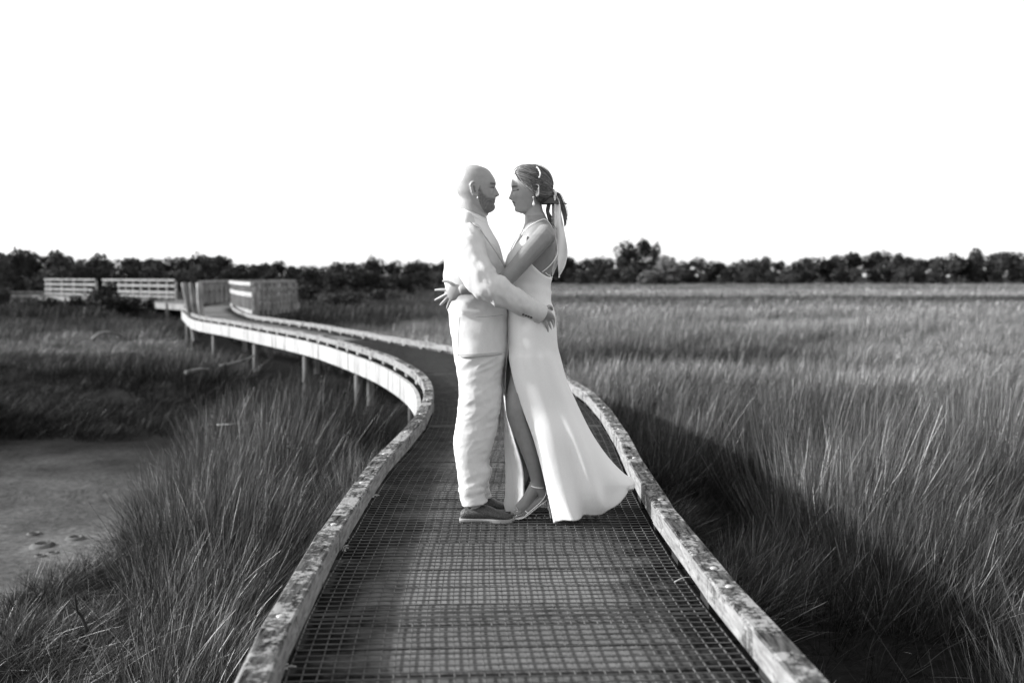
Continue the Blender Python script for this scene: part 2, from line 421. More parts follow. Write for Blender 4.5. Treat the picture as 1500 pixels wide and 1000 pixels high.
def jl(first, total, lens):
    out = [first]; i = 0
    while out[-1] + lens(i, out[-1]) < total: out.append(out[-1] + lens(i, out[-1])); i += 1
    out.append(total); return out
# arc position of the left joint seen at y = 917
def arc_near(P, C, q):
    return min(np.arange(0, C[-1], .02), key=lambda s: (walk(P, C, s) - q).length)
q = on(400, 917, KZ); q.z = 0; a0 = arc_near(LE, LC, q)
kerb(LE, LC, 0, jl(a0 - 2.4, LC[-1] - .05, lambda i, s: 1.2 if s < a0 + .9 else (.88 if s < a0 + 12 else 1.5)))
q = on(1042, 845, KZ); q.z = 0; a1 = arc_near(RE, RC, q)
kerb(RE, RC, 0, jl(a1 - 3.0, RC[-1] - .05, lambda i, s: 1.5 if s < a1 - .2 else (1.15 if s < a1 + 12 else 1.6)))
# fascia boards and stringers under both edges, joists, posts with cross heads
for P, C, sg in ((LE, LC, -1), (RE, RC, 1)):
    s = .2
    while s < C[-1] - .3:
        e = min(C[-1], s + (2.4 if s > 14 else 1.4)); rs = []; p0 = None
        for i in range(7):
            m_ = s + .004 + (e - s - .008) * i / 6; p = walk(P, C, m_); q = walk(P, C, m_ + .02); d = (q - p).normalized(); sd_ = Vector((d.y, -d.x, 0)) * sg
            o = p + sd_ * .075; rs.append([o + Vector((0, 0, -.27)), o + Vector((0, 0, -.004)), o + sd_ * .04 + Vector((0, 0, -.004)), o + sd_ * .04 + Vector((0, 0, -.27))])
            if i == 3: p0 = o
        mb = MB(); mb.rings(rs, True); mb.build('fascia_board', 'fascia_wood', bwk, p0); s = e
    for s in np.arange(1.2, C[-1], 3.9):
        p = walk(P, C, s); q = walk(P, C, s + .05); d = (q - p).normalized(); sd_ = Vector((d.y, -d.x, 0)) * sg
        o = p - sd_ * .02; b0 = gz(o.x, o.y) - .3
        mb = MB(); mb.tube([o + Vector((0, 0, b0)), o + Vector((.004, 0, -.33))], [.07, .062], 12, 3); mb.build('post', 'post_wood', bwk, o + Vector((0, 0, b0)), True)
for m in np.arange(1, TOTAL - 1, 2.2):
    l, r = station(m); mb = MB(); mb.beam(l.lerp(r, .04) + Vector((0, 0, -.25)), l.lerp(r, .96) + Vector((0, 0, -.25)), .10, .15); mb.build('cross_beam', 'dark_wood', bwk, (l + r) / 2)
for u in (.12, .5, .88):
    rs = []
    for m in np.arange(.3, TOTAL, .5):
        p = deckpoint(m, u); q = deckpoint(m + .02, u); d = (q - p).normalized(); sd_ = Vector((d.y, -d.x, 0)) * .03
        rs.append([p - sd_ + Vector((0, 0, -.17)), p - sd_ + Vector((0, 0, -.048)), p + sd_ + Vector((0, 0, -.048)), p + sd_ + Vector((0, 0, -.17))])
    mb = MB(); mb.rings(rs, True); mb.build('joist', 'dark_wood', bwk, deckpoint(TOTAL / 2, u))

# ------------------------------------------------------------------ railings and the far boardwalk
def cross_deck(name, pts, wd, label, z=0.0):
    P = [Vector((x, y, 0)) for x, y in pts]; P = catmull(P, 6); t = thing(name, P[len(P) // 2], label, 'boardwalk')
    rs = []; sl = []; sr_ = []
    for i, p in enumerate(P):
        d = (P[min(i + 1, len(P) - 1)] - P[max(0, i - 1)]).normalized(); n = Vector((-d.y, d.x, 0)) * wd / 2; rs.append([p - n + Vector((0, 0, z - .05)), p + n + Vector((0, 0, z - .05)), p + n + Vector((0, 0, z)), p - n + Vector((0, 0, z))]); sl.append(p + n * 1.04); sr_.append(p - n * 1.04)
    mb = MB(); mb.rings(rs, True); o = mb.build('decking', 'plank_wood', t); 
    me = o.data; uv = me.uv_layers.new(name='UVMap')
    for lp in me.loops: uv.data[lp.index].uv = (.5, .5)
    for side in (sl, sr_):
        rs = [[p + Vector((0, 0, z - .32)), p + Vector((0, 0, z - .055)), p + Vector((0, .05, z - .055)), p + Vector((0, .05, z - .32))] for p in side]
        mb = MB(); mb.rings(rs, True); mb.build('fascia_board', 'rail_wood', t)
        L = resample(side, 2.2)
        for p in L:
            mb = MB(); mb.tube([(p.x, p.y, gz(p.x, p.y) - .2), (p.x, p.y, z - .05)], .09, 8, 2); mb.build('post', 'post_wood', t, p, True)
    return t, sl, sr_
def railing(pts, label, spacing=1.0, netting=True, z0=0.0, posts_out=.05, rm='rail_wood', group='white timber railings at the far end', curve=True, mid_h=(.58,), low=True):
    P = [Vector((x, y, 0)) for x, y in pts]; P = catmull(P, 8) if curve and len(P) > 2 else P
    P = resample(P, .25 if curve else 1.0) if len(P) > 2 else [P[0].lerp(P[-1], i / 8) for i in range(9)]
    C = cum(P); t = thing('railing', P[len(P) // 2] + Vector((0, 0, z0)), label, 'railing', group)
    def rail(zc, h, w, nm):
        js = list(np.arange(0, C[-1] - .4, 2.0)) + [C[-1]]
        for a, b in zip(js, js[1:]):
            rs = []
            for i in range(5):
                m_ = a + .004 + (b - a - .008) * i / 4; p = walk(P, C, m_); q_ = walk(P, C, min(C[-1], m_ + .03)); d = (q_ - p)
                if d.length < 1e-5: d = p - walk(P, C, m_ - .03)
                d.normalize(); n = Vector((d.y, -d.x, 0)) * w / 2
                rs.append([p - n + Vector((0, 0, z0 + zc - h / 2)), p + n + Vector((0, 0, z0 + zc - h / 2)), p + n + Vector((0, 0, z0 + zc + h / 2)), p - n + Vector((0, 0, z0 + zc + h / 2))])
            mb = MB(); mb.rings(rs, True); mb.build(nm, rm, t, walk(P, C, (a + b) / 2) + Vector((0, 0, z0 + zc)))
    rail(.97, .11, .12, 'top_rail')
    for hm in mid_h: rail(hm, .14, .045, 'middle_rail')
    if low: rail(.06, .10, .06, 'bottom_rail')
    for s in list(np.arange(.05, C[-1], spacing)) + [C[-1] - .05]:
        p = walk(P, C, s); q_ = walk(P, C, min(C[-1], s + .05)); d = (q_ - walk(P, C, max(0, s - .05))).normalized(); n = Vector((d.y, -d.x, 0))
        mb = MB(); mb.box(p + n * (.03 + posts_out) + Vector((0, 0, z0 + .24)), d * .045, n * .045, Vector((0, 0, .66))); mb.build('post', 'rail_wood', t, p)
    if netting:
        mb = MB(); st = .05
        for s in np.arange(.02, C[-1], st):
            p = walk(P, C, s); mb.beam(p + Vector((0, 0, z0 + .12)), p + Vector((0, 0, z0 + .88)), .010, .010, (0, 1, 0))
        for zc in np.arange(.15, .88, .09):
            pr = [p + Vector((0, 0, z0 + zc)) for p in P[::2]]
            for a, b in zip(pr, pr[1:]): mb.beam(a, b, .014, .014)
        mb.build('wire_netting', 'rail_wood', t)['kind'] = 'stuff'
    return t
fd, fl, fr = cross_deck('far_boardwalk', [(-29.5, 63.5), (-24, 58.5), (-18.5, 51), (-14.5, 46), (-12.6, 44.6), (-11.4, 45.6), (-11.0, 47.0)], 2.0, 'distant railed timber boardwalk crossing behind the bushes on the left')
lp = lambda x, y: (on(x, y, 0).x, on(x, y, 0).y)
railing([lp(370, 460), lp(352, 455), lp(341, 450), lp(338, 446.5), lp(342, 444.5)], 'short curved white guard railing with netting at the right side of the bend', 1.3, mid_h=(.62,), rm='fascia_wood')
railing([lp(374, 449), lp(392, 447), lp(412, 444.5), lp(433, 442)], 'weathered railing with many thin posts right of the curved white guard', .75, netting=False, mid_h=(.3, .62))
railing([lp(293, 448), lp(305, 445.5), lp(322, 443), lp(337, 441), lp(380, 439.5), lp(430, 438.5)], 'long pale netted railing along the outer side of the bend, beyond the dark deck', 1.2)
railing([(-18.4, 54.5), (-22, 57.7), (-25.0, 60.8)], 'pale railing with close posts between the bush and the leaning poles', .95, netting=False, mid_h=(.3, .66))
railing([(-25.6, 61.3), (-28.0, 63.5), (-31.0, 66)], 'leftmost pale railing, left of the dark bush', 1.6, netting=False, mid_h=(.34, .66))
# leaning poles at the corner of the bend
for i, (xt, xb, yb, tx, lab) in enumerate(((269, 285, 489, 0, 'leftmost leaning timber pole at the bend of the boardwalk'), (280, 290, 484, 1, 'middle leaning timber pole at the bend of the boardwalk'), (291, 296, 480, 2, 'brightest, nearly upright timber pole at the bend of the boardwalk'))):
    a = at(xt, 414, 29.8 + i * .3); b = at(xb, yb, 29.6 + i * .3); mb = MB(); mb.tube([a, a.lerp(b, .5), b, b + (b - a) * .15], [.085, .09, .10, .10], 10, 3)
    tag(mb.build('pole', 'rail_wood' if i == 2 else 'post_wood', loc=b, smooth=True), lab, 'pole', 'timber poles at the bend')
# low kerbed walk at the left border
p0, p1 = at(-30, 431, 66), at(64, 430, 66)
t = thing('low_boardwalk', (p0 + p1) / 2, 'low pale timber walkway edge at the left border, left of the railings', 'boardwalk')
for zz, hh, nm in ((-.12, .18, 'fascia_board'), (.14, .09, 'kerb_rail')):
    mb = MB(); mb.beam((p0.x, 66, zz), (p1.x, 66, zz), .1, hh); mb.build(nm, 'rail_wood', t)
for x in np.arange(p0.x, p1.x, 1.4):
    mb = MB(); mb.beam((x, 66.02, -1.2), (x, 66.02, -.2), .12, .12, (0, 1, 0)); mb.build('post', 'post_wood', t)

# ------------------------------------------------------------------ trees
def crown_mesh(seed, nblob=8, nleaf=1700, wide=.5, low=.12, size=.034):
    r = random.Random(seed); bl = []
    for i in range(nblob):
        a = r.uniform(0, 6.28); q = r.uniform(0, .62) * wide; z = r.uniform(low + .12, .86)
        k = 1 - abs(z - .5) * .6
        bl.append((q * math.cos(a) * k, q * math.sin(a) * k, z, r.uniform(.13, .24) * k))
    V = []; Fc = []; S = []
    for i in range(nleaf):
        x, y, z, rr = r.choice(bl); u = r.uniform(-1, 1); a = r.uniform(0, 6.28); s_ = math.sqrt(1 - u * u); d = rr * r.uniform(.55, 1.12)
        c = Vector((x + s_ * math.cos(a) * d * 1.15, y + s_ * math.sin(a) * d * 1.15, z + u * d)); c.z = max(c.z, .01)
        n = Vector((r.gauss(0, 1), r.gauss(0, 1), r.gauss(0, 1))).normalized(); t1 = n.orthogonal().normalized(); t2 = n.cross(t1); w = size * r.uniform(.5, 1.3)
        b = len(V); V += [c + t1 * w, c + t2 * w * .7, c - t1 * w, c - t2 * w * .7]; Fc.append((b, b + 1, b + 2, b + 3)); sh = r.random(); S += [sh] * 4
    me = bpy.data.meshes.new('crown'); me.from_pydata([tuple(v) for v in V], [], Fc); shade_attr(me, S); return me
def trunk_mesh(seed):
    r = random.Random(seed); mb = MB(); top = Vector((r.uniform(-.03, .03), r.uniform(-.03, .03), .55))
    mb.tube([(0, 0, -.05), (r.uniform(-.02, .02), 0, .25), top], [.022, .017, .008], 7, 3)
    for i in range(5):
        a = r.uniform(0, 6.28); z = r.uniform(.15, .45); q = r.uniform(.15, .3); mb.tube([(0, 0, z), (q * .5 * math.cos(a), q * .5 * math.sin(a), z + .14), (q * math.cos(a), q * math.sin(a), z + .32)], [.011, .007, .003], 5, 2)
    return mb.mesh('trunk')
CR = [crown_mesh(i, 9, 2000, .55, .02 if i % 2 else .12) for i in range(8)]; TR = [trunk_mesh(i) for i in range(4)]
CRP = [crown_mesh(30 + i, 10, 2200, .6, .0) for i in range(2)]
for c in CR: c.materials.append(MATS['tree_leaf'])
for c in CRP: c.materials.append(MATS['pale_leaf'])
for c in TR: c.materials.append(MATS['bark'])
def tree(name, x, y, h, w, label, group, k, pale=False, cat='tree'):
    z0 = gz(x, y); t = thing(name, (x, y, z0), label, cat, group); t.rotation_euler = (0, 0, random.uniform(0, 6.28)); t.scale = (w, w, h)
    for nm, me in (('trunk', TR[k % 4]), ('crown', (CRP if pale else CR)[k % (2 if pale else 8)])):
        o = bpy.data.objects.new(nm, me); COL.objects.link(o); o.parent = t
    return t
ORD = ['first', 'second', 'third', 'fourth', 'fifth', 'sixth', 'seventh', 'eighth', 'ninth', 'tenth', 'eleventh', 'twelfth', 'thirteenth', 'fourteenth', 'fifteenth', 'sixteenth', 'seventeenth', 'eighteenth', 'nineteenth', 'twentieth'] + ['last'] * 40
MARKS_L = [(-20, 'the left border'), (65, 'the leftmost railing end'), (158, 'the bush splitting the railings'), (285, 'the leaning poles'), (370, 'the curved guard'), (433, 'the thin-posted railing'), (545, 'the pointed tree')]
MARKS_R = [(640, 'the groom'), (830, 'the bride'), (961, 'the tallest trees'), (1080, 'the pale bush'), (1270, 'the highest hump')]
def trow(x0, x1, step, ytop, jit, Y, label, group, name='marsh_tree', outlab=''):
    x = x0; i = 0; LM = MARKS_L if x1 < 700 else MARKS_R; seen = {}
    while x < x1:
        yt = ytop(x) + random.uniform(-jit, jit); Yd = Y * random.uniform(.93, 1.1); p = at(x, yt, Yd); g = gz(p.x, Yd)
        h = (p.z - g) / .98; lab = label
        if -10 < x < 1510:
            mk = max((m_ for m_ in LM if m_[0] <= x), default=None); c0 = seen.get(mk, 0); seen[mk] = c0 + 1
            lab = label % (ORD[c0], mk[1]) if mk else label % (ORD[c0], 'the left border of the view')
        else: lab = (label % ('far', 'the visible stretch')).replace('far ', '', 1) if False else outlab
        tree(name, p.x, Yd, h, h * random.uniform(.85, 1.35), lab, group, random.randrange(100)); x += step * random.uniform(.7, 1.3); i += 1
def lin(*pts):
    xs, ys = zip(*pts); return lambda x: float(np.interp(x, xs, ys))
trow(-160, 640, 23, lin((-160, 368), (0, 372), (25, 368), (60, 372), (150, 373), (180, 380), (215, 376), (250, 383), (290, 374), (330, 370), (365, 386), (420, 384), (520, 381), (600, 380), (640, 382)), 4, 112, 'dark tree in the left treeline, %s right of %s', 'trees of the left treeline', outlab='dark bushy tree of the left treeline beyond the left border')
trow(-160, 660, 30, lin((-160, 392), (300, 390), (660, 394)), 4, 92, 'low scrub before the left treeline, %s right of %s', 'bushes before the left treeline', 'scrub_bush', 'low scrub bush before the treeline beyond the left border')
trow(640, 1600, 19, lin((640, 381), (760, 380), (830, 372), (890, 380), (1000, 380), (1050, 378), (1110, 381), (1200, 374), (1270, 369), (1330, 376), (1400, 368), (1500, 367), (1700, 366)), 3.5, 200, 'dark tree in the right treeline, %s right of %s', 'trees of the right treeline', outlab='dark tree of the far treeline beyond the right border')
trow(640, 1600, 22, lin((640, 393), (1100, 394), (1700, 391)), 3, 186, 'scrub bush below the far treeline, %s right of %s', 'bushes before the right treeline', 'scrub_bush', 'low scrub bush of the far treeline beyond the right border')
for px, py, Y, wf, lab in ((915, 349, 196, .62, 'tallest dark tree rising above the treeline right of the bride'), (938, 347, 197, .55, 'second tall dark tree touching the tallest one above the treeline'), (961, 357, 196, .5, 'smaller tall tree with a thin gap right of the tallest pair'), (545, 376, 105, .5, 'pointed dark tree in the left treeline beside the groom'), (315, 369, 104, 1.3, 'broad dark tree above the curved guard railing'), (85, 368, 100, .9, 'rounded dark tree above the leftmost railing'), (25, 366, 90, .6, 'pointed small tree at the left border'), (220, 374, 104, .8, 'peaked dark tree above the bush that splits the railings')):
    p = at(px, py, Y); g = gz(p.x, Y); h = (p.z - g) / .98; tree('tall_tree', p.x, Y, h, h * wf, lab, None, random.randrange(100))
for px, py, Y, h_, wf, lab in ((975, 374, 180, None, 1.9, 'pale rounded bush in front of the tallest tree in the right treeline'),):
    p = at(px, py, Y); g = gz(p.x, Y); h = (p.z - g) / .98; tree('pale_bush', p.x, Y, h, h * wf, lab, None, 1, True, 'bush')
for px, py, Y, wf, lab in ((158, 414, 50, 1.1, 'dark bush hiding the railing between its two stretches'), (182, 425, 46, 1.5, 'low dark bush below the pale railing'), (110, 429, 52, 1.7, 'low dark bush under the leftmost railing'), (60, 432, 50, 1.6, 'low dark bush left of the railing bushes'), (-5, 420, 55, 1.2, 'dark bush at the left border below the treeline'), (235, 432, 48, 1.5, 'low dark bush beside the leaning poles')):
    p = at(px, py, Y); g = gz(p.x, Y); h = (p.z - g) / .98; tree('bush', p.x, Y, h, h * wf, lab, None, random.randrange(100), False, 'bush')
for px, py, Y, wf, lab in ((450, 418, 62, 1.8, 'low dark bush right of the thin-posted railing'), (500, 424, 58, 2.0, 'low dark bush behind the pale grass left of the groom'), (555, 421, 64, 2.0, 'low dark bush nearest behind the groom on the left')):
    p = at(px, py, Y); g = gz(p.x, Y); h = (p.z - g) / .98; tree('bush', p.x, Y, h, h * wf, lab, None, random.randrange(100), False, 'bush')

# ------------------------------------------------------------------ rushes and grass (instanced stems)
def tuft(seed, n, rad, hgt, width, lean, segs=4, spread=.25, curl=.25, lo=.05, hi=.14):
    r = np.random.default_rng(seed); V = []; Fc = []; S = []
    for i in range(n):
        a = r.uniform(0, 6.283); q = rad * math.sqrt(r.uniform(0, 1)); b0 = Vector((q * math.cos(a), q * math.sin(a), -.08))
        h = hgt * r.uniform(.55, 1.08); out = Vector((math.cos(a), math.sin(a), 0)) * spread * (q / rad) * r.uniform(.3, 1.3)
        ln = Vector((lean * r.uniform(.4, 1.6), r.normal(0, .07), 0)) + out + Vector((r.normal(0, .13), r.normal(0, .12), 0))
        cu = Vector((r.normal(curl * .6, curl * .5), r.normal(0, curl * .3), 0)); wd = width * r.uniform(.6, 1.3)
        th = r.uniform(0, 3.14); sv = Vector((math.cos(th), math.sin(th), 0)); sh = r.uniform(lo, hi) * (3.8 if r.random() < .10 else 1)
        kink = r.uniform(.3, .8); kd = Vector((r.normal(0, .03), r.normal(0, .03), 0)); base = len(V)
        lit_seed_tip = 2.6 if r.random() < .5 else 1.0  # pale seed heads and sunlit tips, both put into the stem tone
        for k in range(segs + 1):
            t = k / segs; p = b0 + Vector((0, 0, h * t * (1 - .12 * (cu.length) * t))) + (ln * t + cu * t * t) * h + (kd * (t - kink) * h if t > kink else Vector((0, 0, 0)))
            w = wd * (1 - .75 * t ** 2) * .5; V += [p - sv * w, p + sv * w]; q_ = sh * (lit_seed_tip if k >= segs - 1 else 1); S += [q_, q_]
        for k in range(segs): Fc.append((base + 2 * k, base + 2 * k + 1, base + 2 * k + 3, base + 2 * k + 2))
    me = bpy.data.meshes.new('tuft'); me.from_pydata([tuple(v) for v in V], [], Fc); shade_attr(me, S); me.materials.append(MATS['rush_stem']); return me
def tuftset(name, meshes):
    c = bpy.data.collections.new(name)
    for i, me in enumerate(meshes): c.objects.link(bpy.data.objects.new('%s_%02d' % (name, i), me))
    return c
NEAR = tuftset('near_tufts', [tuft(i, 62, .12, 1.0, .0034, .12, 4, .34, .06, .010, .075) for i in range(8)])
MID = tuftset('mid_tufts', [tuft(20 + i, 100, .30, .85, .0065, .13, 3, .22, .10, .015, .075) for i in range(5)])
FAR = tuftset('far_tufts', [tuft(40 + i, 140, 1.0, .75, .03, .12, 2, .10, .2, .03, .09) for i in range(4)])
def scatter(name, coll, pts, label):
    """pts: x,y,z,scale_xy,scale_z,rot,tone"""
    me = bpy.data.meshes.new(name); me.from_pydata([p[:3] for p in pts], [], [])
    for nm, fn in (('tone', lambda p: p[6]), ('rotz', lambda p: p[5]), ('sxy', lambda p: p[3]), ('sz', lambda p: p[4]), ('tilt', lambda p: p[7] if len(p) > 7 else 0), ('tilx', lambda p: p[8] if len(p) > 8 else 0)):
        a = me.attributes.new(nm, 'FLOAT', 'POINT'); a.data.foreach_set('value', np.array([fn(p) for p in pts], dtype=np.float32))
    o = bpy.data.objects.new(name, me); COL.objects.link(o); tag(o, label, 'grass', None, 'stuff')
    g = bpy.data.node_groups.new(name, 'GeometryNodeTree'); g.interface.new_socket('Geometry', in_out='INPUT', socket_type='NodeSocketGeometry'); g.interface.new_socket('Geometry', in_out='OUTPUT', socket_type='NodeSocketGeometry')
    N = g.nodes; Lk = g.links.new; gi = N.new('NodeGroupInput'); go = N.new('NodeGroupOutput')
    ip = N.new('GeometryNodeInstanceOnPoints'); ci = N.new('GeometryNodeCollectionInfo'); ci.inputs['Collection'].default_value = coll
    ci.inputs['Separate Children'].default_value = True; ci.inputs['Reset Children'].default_value = True; ip.inputs['Pick Instance'].default_value = True
    def at_(nm):
        n = N.new('GeometryNodeInputNamedAttribute'); n.data_type = 'FLOAT'; n.inputs['Name'].default_value = nm; return n.outputs['Attribute']
    cr = N.new('ShaderNodeCombineXYZ'); Lk(at_('rotz'), cr.inputs[2]); Lk(at_('tilt'), cr.inputs[1]); Lk(at_('tilx'), cr.inputs[0]); cs = N.new('ShaderNodeCombineXYZ'); Lk(at_('sxy'), cs.inputs[0]); Lk(at_('sxy'), cs.inputs[1]); Lk(at_('sz'), cs.inputs[2])
    rv = N.new('FunctionNodeRandomValue'); rv.data_type = 'INT'; rv.inputs['Min'].default_value = 0; rv.inputs['Max'].default_value = 30
    Lk(gi.outputs[0], ip.inputs['Points']); Lk(ci.outputs[0], ip.inputs['Instance']); Lk(rv.outputs['Value'] if rv.outputs['Value'].enabled else rv.outputs[2], ip.inputs['Instance Index'])
    Lk(cr.outputs[0], ip.inputs['Rotation']); Lk(cs.outputs[0], ip.inputs['Scale']); Lk(ip.outputs[0], go.inputs[0])
    md = o.modifiers.new('instances', 'NODES'); md.node_group = g; return o
deck_pts = np.array([(p.x, p.y) for p in mid[::3]])
def deck_dist(x, y):
    return float(np.min(np.hypot(deck_pts[:, 0] - x, deck_pts[:, 1] - y)))
NZ = lambda x, y, s, k=0: noise.noise(Vector((x * s, y * s, k)))
near_r = []; near_l = []; mids = []; fars = []
class Clumps:
    """scattered clump centres; at(x, y) gives distance ratio, centre offset and tone of the nearest clump"""
    def __init__(self, seed, cell, rmin, rmax):
        self.c = cell; self.seed = seed; self.rmin, self.rmax = rmin, rmax; self.m = {}
    def get(self, i, j):
        if (i, j) not in self.m:
            r = random.Random(i * 7919 + j * 104729 + self.seed); self.m[i, j] = ((i + r.uniform(.12, .88)) * self.c, (j + r.uniform(.12, .88)) * self.c, r.uniform(self.rmin, self.rmax), r.uniform(.55, 1.45), r.uniform(.66, 1.2))
        return self.m[i, j]
    def at(self, x, y):
        i0, j0 = int(math.floor(x / self.c)), int(math.floor(y / self.c)); best = None
        for i in (i0 - 1, i0, i0 + 1):
            for j in (j0 - 1, j0, j0 + 1):
                q = self.get(i, j); d = math.hypot(x - q[0], y - q[1]) / q[2]
                if best is None or d < best[0]: best = (d, x - q[0], y - q[1], q[3], q[4])
        return best
CN = Clumps(5, 1.45, .62, 1.0); CR_ = Clumps(23, 1.9, .72, 1.12); CM = Clumps(9, 2.3, .95, 1.7)
def nearfield():
    st = .15
    for x in np.arange(-9.5, 9.5, st):
        for y in np.arange(1.2, 13.0, st):
            xx, yy = x + random.uniform(-.5, .5) * st, y + random.uniform(-.5, .5) * st
            if abs(xx) > yy * .60 + 1.3: continue
            dd = deck_dist(xx, yy)
            if dd < 1.0: continue
            right = xx > np.interp(yy, deck_pts[:, 1], deck_pts[:, 0]); d, ox, oy, ct, chh = (CR_ if right else CN).at(xx, yy); d += .25 * NZ(xx, yy, 2.5, 3)
            gap = random.random() < sstep(.78, 1.02, d)
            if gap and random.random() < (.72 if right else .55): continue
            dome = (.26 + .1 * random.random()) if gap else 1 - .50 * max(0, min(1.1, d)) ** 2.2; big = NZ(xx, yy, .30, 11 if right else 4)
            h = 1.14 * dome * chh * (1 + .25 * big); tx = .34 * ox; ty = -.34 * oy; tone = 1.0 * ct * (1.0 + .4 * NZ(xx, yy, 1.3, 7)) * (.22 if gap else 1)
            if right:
                h *= .34 + .66 * sstep(1.1, 2.3, dd); tone *= .75 + .25 * sstep(1.0, 2.4, dd)  # stems beside the deck darker, its cast shade put into their tone
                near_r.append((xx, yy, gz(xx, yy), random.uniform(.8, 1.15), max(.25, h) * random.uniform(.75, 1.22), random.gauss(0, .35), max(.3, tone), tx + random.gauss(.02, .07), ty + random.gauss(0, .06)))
            else:
                c = creek(xx, yy)
                if c < .10 + .3 * random.random(): continue
                h *= .55 + .45 * sstep(.98, 1.8, dd); h *= .40 + .60 * sstep(.1, 1.2, c)
                if yy < 9.5:
                    k_ = sstep(-.42, -.31, xx / yy)
                    if k_ < .3 and random.random() < .3: continue
                    h *= .30 + .70 * k_
                if yy < 4.2: h *= .8
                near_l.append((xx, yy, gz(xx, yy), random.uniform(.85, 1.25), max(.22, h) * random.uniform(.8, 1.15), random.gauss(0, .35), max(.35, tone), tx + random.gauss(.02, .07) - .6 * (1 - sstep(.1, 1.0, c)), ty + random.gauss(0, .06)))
nearfield()
def midfield():
    y = 12.6
    while y < 48:
        st = .30 + .008 * (y - 12)
        for x in np.arange(-.62 * y - 3, .62 * y + 3, st):
            xx, yy = x + random.uniform(-.5, .5) * st, y + random.uniform(-.5, .5) * st
            dd = deck_dist(xx, yy)
            if dd < 1.15 or (yy > 40 and -32 < xx < -7 and abs(yy - np.interp(xx, [-31, -24, -18.5, -14.5, -8], [65, 58.5, 51, 46, 46])) < 1.5): continue
            c = creek(xx, yy)
            if c < .3 and yy < 16: continue
            d, ox, oy, ct, chh = CM.at(xx, yy); d += .3 * NZ(xx, yy, 1.3, 3)
            gap = random.random() < sstep(.8, 1.1, d)
            if gap and random.random() < .5: continue
            h = .98 * (.5 if gap else 1 - .36 * min(1.2, d) ** 2) * chh * (1 + .30 * NZ(xx, yy, .16, 5)); h *= .55 + .45 * sstep(1.1, 2.2, dd); h *= .6 + .4 * sstep(.2, 1.2, c)
            tone = (.6 + .6 * ct) * (1.35 + .9 * NZ(xx * .6, yy * 1.4, .16, 8)) * (.75 + .45 * sstep(13, 22, yy))
            if xx < -2 and yy > 26: h *= .75
            tone *= .98
            if gap: tone *= .4
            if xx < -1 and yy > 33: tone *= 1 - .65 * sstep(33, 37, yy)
            if c < 1.5: tone *= .20 + .8 * sstep(.7, 1.5, c); h *= .5 + .5 * sstep(.3, 1.3, c)  # creek tufts darkened, the shaded face of the bank put into tone
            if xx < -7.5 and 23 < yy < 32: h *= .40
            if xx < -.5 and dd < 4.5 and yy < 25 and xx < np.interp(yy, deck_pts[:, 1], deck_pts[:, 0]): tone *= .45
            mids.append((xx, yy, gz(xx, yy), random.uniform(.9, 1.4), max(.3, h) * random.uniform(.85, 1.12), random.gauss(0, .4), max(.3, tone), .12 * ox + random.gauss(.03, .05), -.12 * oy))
        y += st
midfield()
def farfield():
    y = 47
    while y < 215:
        st = 1.0 + .012 * (y - 48)
        for x in np.arange(-.60 * y - 6, .60 * y + 8, st):
            xx, yy = x + random.uniform(-.5, .5) * st, y + random.uniform(-.5, .5) * st
            if -33 < xx < -7 and yy < 68 and abs(yy - np.interp(xx, [-31, -24, -18.5, -14.5, -8], [65, 58.5, 51, 46, 46])) < 2.2: continue
            if xx < 0 and yy > 125: continue
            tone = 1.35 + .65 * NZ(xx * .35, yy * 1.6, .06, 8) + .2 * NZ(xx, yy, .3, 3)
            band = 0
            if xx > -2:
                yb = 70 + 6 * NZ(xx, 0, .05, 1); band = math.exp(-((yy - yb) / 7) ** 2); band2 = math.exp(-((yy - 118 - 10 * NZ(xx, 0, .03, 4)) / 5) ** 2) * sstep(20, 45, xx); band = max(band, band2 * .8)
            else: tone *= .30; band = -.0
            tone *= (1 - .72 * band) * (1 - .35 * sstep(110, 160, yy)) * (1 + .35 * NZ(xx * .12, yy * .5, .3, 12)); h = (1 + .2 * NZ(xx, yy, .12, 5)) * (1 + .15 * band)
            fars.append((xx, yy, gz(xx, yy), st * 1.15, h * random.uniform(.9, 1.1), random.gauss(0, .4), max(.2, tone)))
        y += st
farfield()
def side(l): return [p for p in l if p[0] > np.interp(p[1], deck_pts[:, 1], deck_pts[:, 0])], [p for p in l if p[0] <= np.interp(p[1], deck_pts[:, 1], deck_pts[:, 0])]
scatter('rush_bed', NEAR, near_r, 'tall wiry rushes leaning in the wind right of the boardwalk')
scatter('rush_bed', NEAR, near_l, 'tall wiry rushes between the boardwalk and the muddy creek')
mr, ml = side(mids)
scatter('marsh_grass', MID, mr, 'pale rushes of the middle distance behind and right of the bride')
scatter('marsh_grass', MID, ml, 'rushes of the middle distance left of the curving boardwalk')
scatter('far_marsh', FAR, fars, 'open marsh grassland reaching to the treeline')
